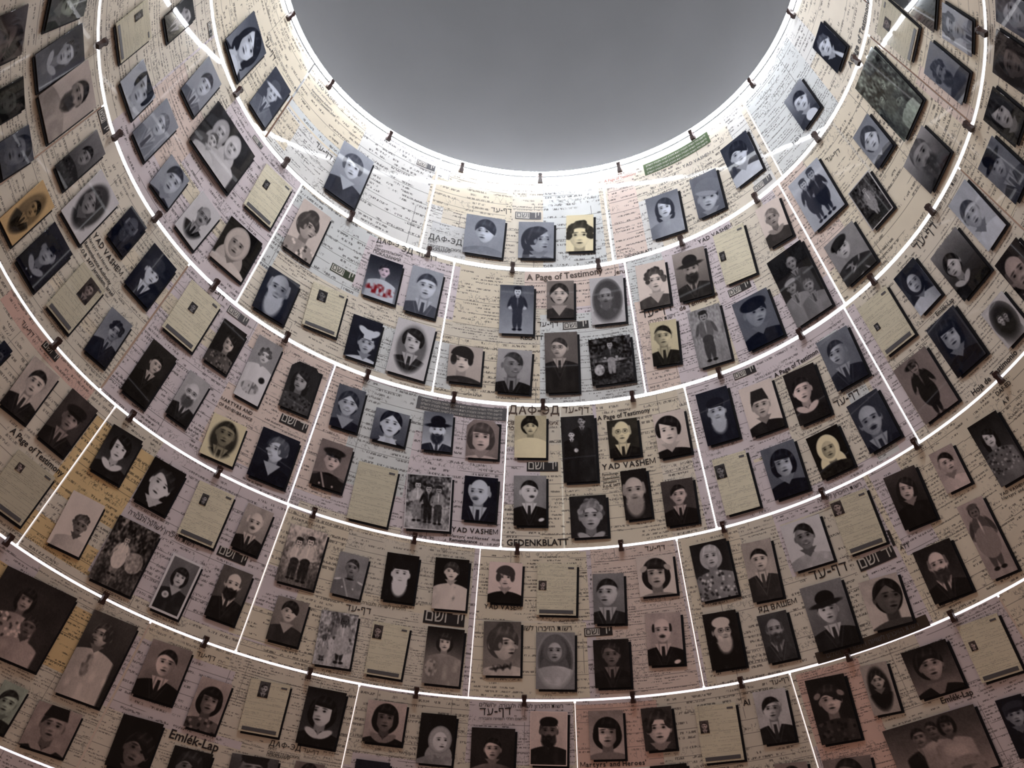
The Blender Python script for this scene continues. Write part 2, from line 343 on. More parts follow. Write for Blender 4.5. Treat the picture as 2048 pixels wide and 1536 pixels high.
 ('p', 'CD', 0.3672, 0.3078, 0.253, 0.357, -1.2, 'b68-64 tw/h.42,.42,.28 f78 L- Hw10 cd10', 'bright-faced young woman with side-waved black hair'),
 ('p', 'CD', 0.2374, 0.2755, 0.242, 0.304, -1.1, 'b22-18 ty/h.46,.34,.24 f76 Hz60 g cs10', 'bald man with glasses and bow tie on olive ground'),
 ('p', 'CD', 0.1153, 0.3189, 0.268, 0.531, -0.2, 'b20-18 tn/h.62,.08,.1 f55 Hs12 cs14/h.3,.28,.08 f76 Hs14 cs12/x.42,.52,.06,.03,80', 'two men in black, one seated one standing'),
 ('p', 'CD', -0.0158, 0.2261, 0.252, 0.341, 0.4, 'b58-62 ty/h.5,.26,.18 f66 Hu10 cb78', 'woman with pinned hair in cream high-necked blouse'),
 ('p', 'CD', -0.0141, 0.6677, 0.256, 0.396, 0.6, 'b48-45 tn/h.48,.32,.22 f80 q+ Hs8 m cs8 hk', 'man with small moustache and pocket handkerchief'),
 ('p', 'CD', 0.1298, 0.7857, 0.289, 0.328, -0.4, 'b18-16 tn/h.55,.5,.25 f60 Hc42 cw30', 'fair curly-headed child with one pale lapel'),
 ('p', 'CD', 0.2509, 0.6692, 0.206, 0.389, -0.4, 'b12-16 tw/h.45,.42,.34 f60 Hz50 d52 cd14', 'close-up of old man with flowing white beard'),
 ('p', 'CD', 0.3539, 0.7714, 0.254, 0.35, -2.7, 'b28-26 tr/h.5,.34,.2 f62 Hs10 cs8', 'gaunt man in black suit, white collar and black tie'),
 ('p', 'CD', 0.621, 0.7641, 0.277, 0.398, -1.8, 'b38-36 tb/h.52,.38,.24 f60 L+ Hb8 cd8', 'woman with dark rolled hair in black dress on slate blue'),
 ('p', 'CD', 0.7392, 0.7776, 0.269, 0.336, -0.2, 'b8-8 ty/h.5,.42,.2 f58 Hk82 cz12', 'smiling woman wearing a cream kerchief on black'),
 ('p', 'CD', -0.2704, 0.2558, 0.234, 0.308, 4.1, 'b40-66 tb/h.5,.46,.22 f80 Cf8-8 d18 cs18', 'man with dark beard under broad black hat, high contrast'),
 ('p', 'CD', -0.1459, 0.2636, 0.257, 0.308, 1.9, 'b46-44 tr/h.45,.46,.28 f66 Hb28 cd60', 'pinkish portrait of woman with curled hair, clipped corner'),
 ('p', 'CD', -0.2661, 0.7449, 0.361, 0.432, 5.3, 'b30-52 tn n12 W2/F.26,.12,.74,60,46,62,t/F.5,.18,.7,14,14,60,t/F.72,.2,.7,50,24,55,t', 'boys in caps standing arm in arm outdoors'),
 ('p', 'CD', -0.1394, 0.6753, 0.264, 0.35, 0.2, 'b10-10 tb/h.46,.36,.26 f70 q- Hz60 m cs8 hk', 'stout balding man in black suit with pale handkerchief'),
 ('p', 'CD', -0.5235, 0.2613, 0.226, 0.336, 2.5, 'b36-32 tb/h.48,.4,.28 f64 Hm18 cv12 sm', 'laughing middle-aged woman with hair pulled back'),
 ('p', 'CD', -0.3991, 0.2972, 0.278, 0.256, 0.9, 'b45-30 tb/h.5,.4,.24 f76 Hm10 ce10', 'young woman with long braids and shadowed eyes'),
 ('p', 'CD', -0.5205, 0.664, 0.26, 0.36, 0.6, 'b42-46 tr/h.48,.4,.2 f66 Cm12-14 cu14', 'young officer in peaked cap with shoulder strap'),
 ('p', 'CD', -0.8992, 0.277, 0.223, 0.348, 0.2, 'b14-12 tw/h.58,.42,.19 f60 L+ Hl12 cz32', 'half-lit woman in shadow with patterned shawl'),
 ('p', 'CD', -0.7884, 0.2903, 0.219, 0.496, 1.4, 'b50-54 tn/h.5,.26,.17 f70 Hc30 cd74/x.45,.8,.35,.1,62/x.75,.62,.12,.05,15', 'toddler with curls sitting up in white vest'),
 ('p', 'CD', -0.6645, 0.258, 0.249, 0.378, 2.9, 'b18-22 tn/h.45,.38,.2 f55 q- Hl14 cz26', 'young woman in dark shawl looking left, clipped corners'),
 ('p', 'CD', -0.794, 0.8013, 0.284, 0.315, 4.8, 'b70-66 ty o22/h.5,.36,.22 f46 Hs14 cs14', 'man in suit in brown oval on yellowed mount'),
 ('p', 'CD', -0.6627, 0.7579, 0.317, 0.381, 2.0, 'b14-12 tb/h.5,.34,.2 f70 q-- Hs32 cv8 sm', 'laughing person in profile with pale neck scarf'),
 ('p', 'CD', -1.0324, 0.721, 0.242, 0.432, -0.2, 'b18-12 tw/h.52,.32,.17 f62 q+ Hs6 cs8', 'slim young man half-turned in black suit, narrow print'),
 ('p', 'CD', -0.9176, 0.6963, 0.198, 0.363, -1.5, 'b56-54 tn/h.5,.38,.26 f66 Hz60 g d30 cs12', 'bearded man with round spectacles and white collar'),
 ('p', 'CD', -1.178, 0.2668, 0.277, 0.37, 0.4, 'b16-14 tb/h.5,.45,.2 f72 q+ Cf24-22 cs12', 'man in grey felt hat with pale tie'),
 ('p', 'CD', -1.3085, 0.2161, 0.214, 0.283, 1.7, 'b12-10 tb/h.5,.38,.24 f30 Hz40 d22 cd10', 'dim bearded man, small square dark print'),
 ('p', 'CD', -1.4297, 0.3475, 0.305, 0.411, 2.0, 'b66-64 tn o22/h.42,.46,.2 f48 Cs66-66 cd20', 'child in sailor hat inside dark oval on white mount'),
 ('p', 'CD', -1.5449, 0.2857, 0.2, 0.399, 1.3, 'b42-30 tn/h.5,.4,.24 f46 Hs14 cz20', 'man in tweed jacket against grey ground'),
 ('p', 'CD', -1.5291, 0.7289, 0.228, 0.392, 1.9, 'b62-60 tS o40/h.55,.38,.18 f50 Hs8 cs14', 'sepia oval portrait of a man in dark suit'),
 ('p', 'CD', -1.4192, 0.7524, 0.287, 0.369, -0.1, 'b12-10 tb/h.5,.4,.22 f52 Cb10-12 cw8 bt', 'girl in dark coat with round pale collar and buttons'),
 ('p', 'CD', -1.1671, 0.7318, 0.219, 0.358, 4.3, 'b44-50 tb/h.58,.34,.2 f50 L- Hc12 cs12', 'woman with swept-up dark hair and white glove'),
 ('p', 'CD', -1.9346, 0.7228, 0.353, 0.334, -1.6, 'b30-18 tr/h.6,.5,.28 f34 Hs14 cd12', 'dim reddish photo cut by upper left edge'),
 ('p', 'CD', -1.9391, 0.2726, 0.261, 0.331, -4.9, 'b24-30 tg/h.5,.4,.26 f50 Hs20 cd26', 'greenish portrait cut by the top edge at left'),
 ('p', 'CD', -1.8164, 0.3057, 0.286, 0.399, 4.3, 'b20-30 tb/h.5,.36,.22 f56 Hs16 cw34', 'person in slate coat with a broad pale scarf'),
 ('p', 'CD', -1.7002, 0.2777, 0.376, 0.437, 2.6, 'b58-56 tw/h.5,.32,.18 f48 Hs14 d24 cd50', 'dark-bearded man in pale robe, faded print'),
 ('p', 'CD', -1.7861, 0.6765, 0.236, 0.246, -1.4, 'b12-10 tg/h.5,.5,.28 f26 Hs8 cd10', 'almost black portrait at the left edge'),
 ('p', 'CD', -1.6684, 0.6829, 0.258, 0.261, -4.3, 'b34-32 tb/h.5,.45,.3 f40 Hs16 cd40', 'bluish close-up face cut by the left edge'),
 ('p', 'DE', -1.2298, 0.2861, 0.255, 0.38, 6.0, 'b52-50 tw/h.5,.36,.23 f58 Hs10 cs12', 'square-jawed man with slick black hair in dark jacket'),
 ('p', 'DE', -1.1208, 0.2697, 0.261, 0.392, 0.7, 'b26-22 tr/h.5,.42,.22 f44 L+ Cc14-14 cs12', 'man in dark cap with a pale tie'),
 ('p', 'DE', -1.3303, 0.295, 0.104, 0.18, -0.0, 'b16-16 tb/h.5,.5,.3 f30 Hs10 cd12', 'small dark blue print at the left edge'),
 ('p', 'DE', -0.9931, 0.2372, 0.263, 0.345, 4.7, 'b14-30 tn/h.5,.38,.22 f70 Hw8 cw10', 'woman with wide white collar, dark cropped waves'),
 ('p', 'DE', -0.8744, 0.2528, 0.281, 0.333, 1.2, 'b8-8 tn/h.5,.48,.26 f72 a12 L+ Hs14 cd8', 'pale face tilted back on solid black ground'),
 ('p', 'DE', -0.9838, 0.708, 0.267, 0.388, 6.0, 'b60-62 tw/h.62,.5,.16 f40 Hc26 cd55', 'faded print of a baby in dark bonnet'),
 ('p', 'DE', -0.8674, 0.7227, 0.347, 0.476, 2.6, 'b22-30 tw n12/F.4,.22,.62,62,60,50,s/x.75,.55,.2,.16,48', 'girl in white dress beside a flowering bush'),
 ('p', 'DE', -0.7478, 0.7503, 0.242, 0.418, 0.2, 'b38-34 tn W7/h.5,.34,.18 f62 Hb12 cv16 fl', 'woman with round flower brooch, thick white border'),
 ('p', 'DE', -0.6473, 0.2376, 0.218, 0.342, -0.8, 'b48-44 tw/h.48,.36,.24 f58 L+ Hz55 m cs10', 'grey-haired man with heavy moustache and striped tie'),
 ('p', 'DE', -0.6422, 0.6741, 0.24, 0.392, -0.0, 'b32-26 tw/h.5,.3,.22 f62 Hz30 d8 cs10', 'balding man with long black beard'),
 ('p', 'DE', -0.5237, 0.2948, 0.303, 0.438, 2.1, 'b56-28 tw n8/F.34,.2,.72,60,20,58,t/F.62,.14,.8,58,16,62,t', 'two girls embracing in a meadow, tall print'),
 ('p', 'DE', -0.4108, 0.3263, 0.232, 0.323, -0.2, 'b44-42 tn/h.52,.32,.18 f44 Hs16 cu40', 'soldier in pale tunic with shoulder boards and medals'),
 ('p', 'DE', -0.3009, 0.2733, 0.253, 0.363, 2.0, 'b8-8 tn/h.5,.42,.23 f72 Ck10-10 d72 cd8', 'white-bearded patriarch in round black cap'),
 ('p', 'DE', -0.1881, 0.2654, 0.264, 0.392, 1.7, 'b8-10 tw/h.5,.26,.17 f66 Hf20 cd60/x.6,.66,.08,.16,64', 'boy in white shirt with hands raised to chin'),
 ('p', 'DE', -0.511, 0.7151, 0.248, 0.331, 1.1, 'b40-38 tw/h.48,.3,.2 f60 Hf12 cv20', 'smiling youth with dark fringe, warm brown print'),
 ('p', 'DE', -0.4071, 0.751, 0.288, 0.406, 3.8, 'b44-52 tn n8/F.66,.06,.88,52,16,30,c/F.2,.46,.46,50,48,30,s', "woman in long pale coat holding a small child's hand"),
 ('p', 'DE', -0.1856, 0.7444, 0.287, 0.43, -0.0, 'b10-62 tw/h.5,.26,.15 f62 Hb16 cb44/x.2,.72,.17,.15,50', 'girl in veil with large flower bouquet'),
 ('p', 'DE', -0.067, 0.2274, 0.26, 0.314, -0.4, 'b64-60 tr/h.5,.38,.2 f62 Cl24-24 cd6', 'woman in knotted turban and black coat'),
 ('p', 'DE', -0.0669, 0.6639, 0.289, 0.411, 1.5, 'b34-44 tw/h.56,.42,.28 f56 q++ Hu26 cd54 sg', 'signed portrait of a woman in profile with swept-up hair'),
 ('p', 'DE', 0.0428, 0.7383, 0.299, 0.431, -1.2, 'b42-42 tn V28/h.48,.33,.19 f50 Hk36 cb52', 'old woman in headscarf inside a thin oval line'),
 ('p', 'DE', 0.162, 0.344, 0.241, 0.384, -3.0, 'b42-38 tn/h.46,.38,.28 f54 q- Hs10 cs14', 'young man with wide open white shirt collar'),
 ('p', 'DE', 0.1569, 0.771, 0.274, 0.363, -1.7, 'b14-16 tr/h.5,.32,.2 f38 Hs16 cs10', 'man with combed hair in navy suit on dark red ground'),
 ('p', 'DE', 0.2719, 0.2259, 0.286, 0.305, -2.0, 'b58-62 tw/h.5,.46,.25 f54 Hb12 Cr50-50 cn62', 'smiling girl with bow in her dark curls'),
 ('p', 'DE', 0.2691, 0.6449, 0.273, 0.393, -4.2, 'b50-48 tr/h.45,.34,.22 f58 Hz14 m cs8 hk', 'moustached man in suit with two round photo corners'),
 ('p', 'DE', 0.3992, 0.2588, 0.29, 0.434, -0.2, 'b14-20 tn/h.5,.26,.19 f58 Hb50 cz42', 'silver-haired woman in patterned blouse'),
 ('p', 'DE', 0.501, 0.3351, 0.232, 0.445, -3.9, 'b48-52 tw/h.5,.32,.23 f58 Hs8 cs20', 'schoolboy in jacket and tie on pale ground'),
 ('p', 'DE', 0.6127, 0.2557, 0.315, 0.355, -1.9, 'b60-58 tn/h.5,.36,.2 f44 Hs10 cd50 sm', 'grinning sunlit man with bare shoulders'),
 ('p', 'DE', 0.8588, 0.2611, 0.257, 0.401, -5.5, 'b24-10 tr/h.52,.34,.2 f54 a14 Hl12 cd6', 'laughing woman with long wavy hair, red-brown print'),
 ('p', 'DE', 0.9655, 0.2348, 0.195, 0.299, -6.0, 'b46-50 tr/h.5,.36,.25 f54 q+ Hs6 cd54', 'handsome young man with thick black hair, white lapel'),
 ('p', 'DE', 1.0775, 0.3089, 0.255, 0.459, -6.0, 'b12-30 tn/h.42,.3,.16 f60 Hl8 cz34', 'woman in black veil with heavy eye shadow'),
 ('p', 'DE', 0.9559, 0.6932, 0.206, 0.541, -6.0, 'b48-46 tr/F.5,.06,.86,30,42,36,s', 'small child in coat and beret standing alone'),
 ('p', 'DE', 0.8468, 0.7398, 0.298, 0.388, -4.2, 'b14-24 tr/h.48,.36,.2 f56 Hz36 d20 cs10', 'bald man with short beard and white shirt front'),
 ('p', 'DE', 0.607, 0.728, 0.321, 0.479, -2.4, 'b42-34 tn/h.5,.42,.2 f58 L- Cf8-12 cs12', 'man in bowler hat and buttoned overcoat'),
 ('p', 'DE', 0.7194, 0.7679, 0.301, 0.359, -5.5, 'b50-54 tw/h.6,.42,.27 f34 q+ a6 Hm6 cn34', 'brown-toned woman with hair in low bun looking right'),
 ('p', 'DE', 0.388, 0.715, 0.259, 0.423, -1.9, 'b12-10 tw/h.5,.34,.22 f56 q+ Ck60-60 g d54 cd8', 'old man in white skullcap, spectacles and long beard'),
 ('p', 'DE', 0.4936, 0.7679, 0.228, 0.357, -1.5, 'b26-24 tn/h.48,.34,.23 f48 Hz30 d24 cs20', 'bearded man in jacket, grey faded print'),
 ('p', 'EF', -0.9702, 0.3239, 0.566, 0.551, 4.7, 'b18-20 tr/h.42,.28,.1 f46 Hb10 cz44/h.62,.55,.09 f34 Hs14 cd46', 'mother in pale blouse leaning over her child'),
 ('p', 'EF', -0.8184, 0.3308, 0.351, 0.605, 2.8, 'b26-14 tw/h.38,.24,.15 f46 q-- Hs20 cd50/x.35,.6,.1,.14,46', 'man in white shirt in profile with hand at his chin'),
 ('p', 'EF', -0.7014, 0.2566, 0.313, 0.404, 2.8, 'b40-36 tr/h.5,.34,.2 f52 L- Hs8 cs6', 'young man in black suit on faded ground'),
 ('p', 'EF', -0.6011, 0.3541, 0.242, 0.373, 0.9, 'b46-44 tr/h.5,.42,.26 f40 L+ Hb6 cz30', "woman with round dark bob and shaded eyes, beside 'Emlék-Lap'"),
 ('p', 'EF', -0.6929, 0.7105, 0.308, 0.368, 4.1, 'b8-8 tr/h.6,.6,.26 f36 a16 Hf10 cd8', 'grinning child emerging from black ground'),
 ('p', 'EF', -0.8286, 0.7991, 0.335, 0.313, 3.8, 'b44-42 tr/h.5,.42,.22 f42 Ct10-10 cw10', 'boy in tall cap with dark jersey and pale collar'),
 ('p', 'EF', -0.9127, 0.7926, 0.188, 0.321, 1.4, 'b46-44 tg/h.5,.4,.3 f48 Hs12 cd12', 'face in greenish print at the lower left edge'),
 ('p', 'EF', -0.594, 0.7602, 0.295, 0.293, 2.1, 'b12-10 tn/h.5,.45,.24 f40 Hf16 cd10', "dark print below 'Emlék-Lap' cut by the bottom edge"),
 ('p', 'EF', -0.397, 0.2553, 0.298, 0.423, 1.0, 'b12-26 tn/h.5,.4,.24 f56 q- Hb8 cw8', 'girl with glossy bob and white collar looking left'),
 ('p', 'EF', -0.4879, 0.7199, 0.356, 0.332, 4.5, 'b28-24 tn/h.5,.32,.24 f40 Ck14-14 cd10', 'person in dark cap cut by the bottom edge'),
 ('p', 'EF', -0.3945, 0.6603, 0.223, 0.268, 1.9, 'b36-34 tr/h.5,.32,.24 f36 Hs12 cd10', 'top of a head at the bottom edge'),
 ('p', 'EF', -0.2796, 0.2155, 0.3, 0.313, 1.3, 'b48-44 tr/h.5,.4,.22 f36 Hb8 cw8', 'schoolgirl with short bob and big round white collar'),
 ('p', 'EF', -0.1801, 0.2804, 0.272, 0.375, 0.3, 'b10-10 tn/h.6,.52,.2 f60 q+ Hk46 cd40', 'bride in veil with pearl headband in profile'),
 ('p', 'EF', -0.0752, 0.3437, 0.333, 0.375, 0.5, 'b16-16 tr/h.5,.42,.16 f48 L- Hs6 cd34', 'shadowed young man with bare neck'),
 ('p', 'EF', 0.0277, 0.2415, 0.286, 0.406, -1.3, 'b52-50 tr W2/h.5,.36,.2 f34 Ck10-10 d10 cd12', 'black-bearded cleric in skullcap, thin white border'),
 ('p', 'EF', 0.1358, 0.2286, 0.264, 0.363, -1.4, 'b40-48 tr/h.52,.46,.27 f48 L- Hb6 cn44', 'woman with geometric black bob and bare shoulders'),
 ('p', 'EF', 0.2328, 0.2133, 0.234, 0.319, -0.5, 'b22-20 tr/h.52,.5,.32 f54 Hc16 cd10', 'wide-eyed infant close up with curl of hair'),
 ('p', 'EF', 0.4468, 0.2452, 0.246, 0.388, -3.3, 'b50-48 tn/h.48,.36,.23 f50 L- Hs6 cs12', 'intense young man with thick black hair and tie, vignetted'),
 ('p', 'EF', -0.287, 0.5869, 0.262, 0.281, 0.8, 'b14-14 tb/h.4,.4,.2 f36 Cf14-14 cd12', 'corner of a hatted portrait at the bottom edge'),
 ('p', 'EF', 0.2411, 0.5493, 0.279, 0.241, -0.5, 'b10-10 tr/h.5,.4,.2 f30 Hs10 cd12', 'dark print top at the bottom edge'),
 ('p', 'EF', 0.4508, 0.6428, 0.243, 0.231, -5.3, 'b40-38 tr/h.5,.5,.24 f40 Hs12 cd12', 'pale print top at the bottom edge'),
 ('p', 'EF', 0.553, 0.285, 0.296, 0.473, -3.7, 'b12-14 tr/h.5,.36,.23 f50 Hf14 Cr40-40 cz18', 'little girl with ribbons on both sides of fringe'),
 ('p', 'EF', 0.6464, 0.2443, 0.202, 0.36, -5.5, 'b44-44 tw o14/h.5,.34,.2 f46 Hm12 cd8', 'woman in black blouse in ragged dark oval'),
 ('p', 'EF', 0.7476, 0.2408, 0.345, 0.345, -2.8, 'b12-40 tr/h.5,.4,.21 f44 Hu10 cv8', 'woman with high piled hair and lace brooch'),
 ('p', 'EF', 0.7022, 0.677, 0.693, 0.434, -1.4, 'b24-42 tr/h.34,.26,.07 f38 Hs8 cs8/h.5,.2,.06 f34 Hs8 cd44/h.66,.2,.07 f36 Hb8 cd44/x.72,.9,.2,.2,40', 'large family group photo with a woman in white'),
 ('p', 'EF', 0.8364, 0.7173, 0.19, 0.41, -6.0, 'b8-8 tb/h.5,.3,.28 f44 Cc20-20 cd8', 'masked-looking cap wearer at lower right corner'),
 ('p', 'EF', 0.5443, 0.7035, 0.353, 0.273, -5.9, 'b36-34 tr/h.5,.5,.24 f34 Hs10 cd12', 'grey-pink print top near the lower right edge'),
 ('d', 'BC', -1.7639, 0.7246, 0.316, 0.311, 6.0, '66', '.12,.2,.18,.25', 'k', 'pale form page near the top left seam'),
 ('d', 'BC', -1.0191, 0.2677, 0.299, 0.383, 2.6, '74', '.2,.27,.17,.17', 'k', 'form page with tiny veiled portrait, second ring left'),
 ('d', 'BC', -0.6822, 0.6928, 0.299, 0.355, 6.0, '74', '.2,.12,.26,.24', 'k', 'form page beside the white-bearded old man'),
 ('d', 'BC', 0.7, 0.2634, 0.271, 0.425, -6.0, '76', '.05,.36,.18,.18', '0', "cream page under the 'YAD VASHEM' heading"),
 ('d', 'BC', 1.6659, 0.2827, 0.298, 0.383, -5.5, '62', '.3,.15,.3,.17', 'k', 'form page near the top right seam with brown stamp photo'),
 ('d', 'CD', 1.0209, 0.2642, 0.288, 0.423, -1.2, '56', '.16,.42,.14,.12', 'k', "form page with tiny photo left of 'Emlék-Lap'"),
 ('d', 'CD', 0.4982, 0.7407, 0.274, 0.445, -0.7, '58', '.02,.12,.3,.24', '0', 'yellow page with black corner portrait, third ring'),
 ('d', 'CD', -0.4036, 0.768, 0.322, 0.452, 0.7, '54', '.2,.25,.0,.0', '0', 'tan typed page beside the young officer'),
 ('d', 'CD', -1.0212, 0.2582, 0.314, 0.419, 0.4, '62', '.3,.3,.2,.16', 'k', 'grey-green form page below the felt-hatted man'),
 ('d', 'CD', -1.2918, 0.7291, 0.283, 0.396, 0.9, '52', '.42,.06,.4,.4', 'k', 'page with large brown photo at its top left'),
 ('d', 'DE', -1.1177, 0.7321, 0.35, 0.387, 1.5, '42', '.16,.16,.16,.14', 'k', "brown form page under 'A Page of Testimony'"),
 ('d', 'DE', -0.7544, 0.2694, 0.302, 0.413, 2.2, '56', '.2,.18,.18,.2', 'k', 'cream page between pale face and moustached man'),
 ('d', 'DE', -0.3, 0.7551, 0.286, 0.399, -0.2, '48', '.03,.06,.25,.26', 'k', 'cream page with reddish portrait, fourth ring'),
 ('d', 'DE', 0.0484, 0.2656, 0.307, 0.397, -2.4, '52', '.04,.34,.2,.18', 'k', 'upright cream page with brown square portrait'),
 ('d', 'DE', 0.7331, 0.2501, 0.302, 0.415, -3.2, '46', '.02,.04,.28,.24', 'k', 'page with dark red square above the large logo box'),
 ('d', 'EF', -0.5027, 0.2739, 0.305, 0.387, 3.7, '44', '.24,.02,.26,.3', 'k', 'grey page with tall dark portrait, lower left'),
 ('d', 'EF', 0.3422, 0.2873, 0.31, 0.423, -2.4, '44', '.06,.26,.22,.22', 'k', 'page with small amber oval portrait, lowest ring'),
 ('d', 'EF', 0.8555, 0.2529, 0.308, 0.411, -5.4, '44', '.1,.3,.16,.16', 'k', 'page with blurred dark thumbnail, lower right'),
]
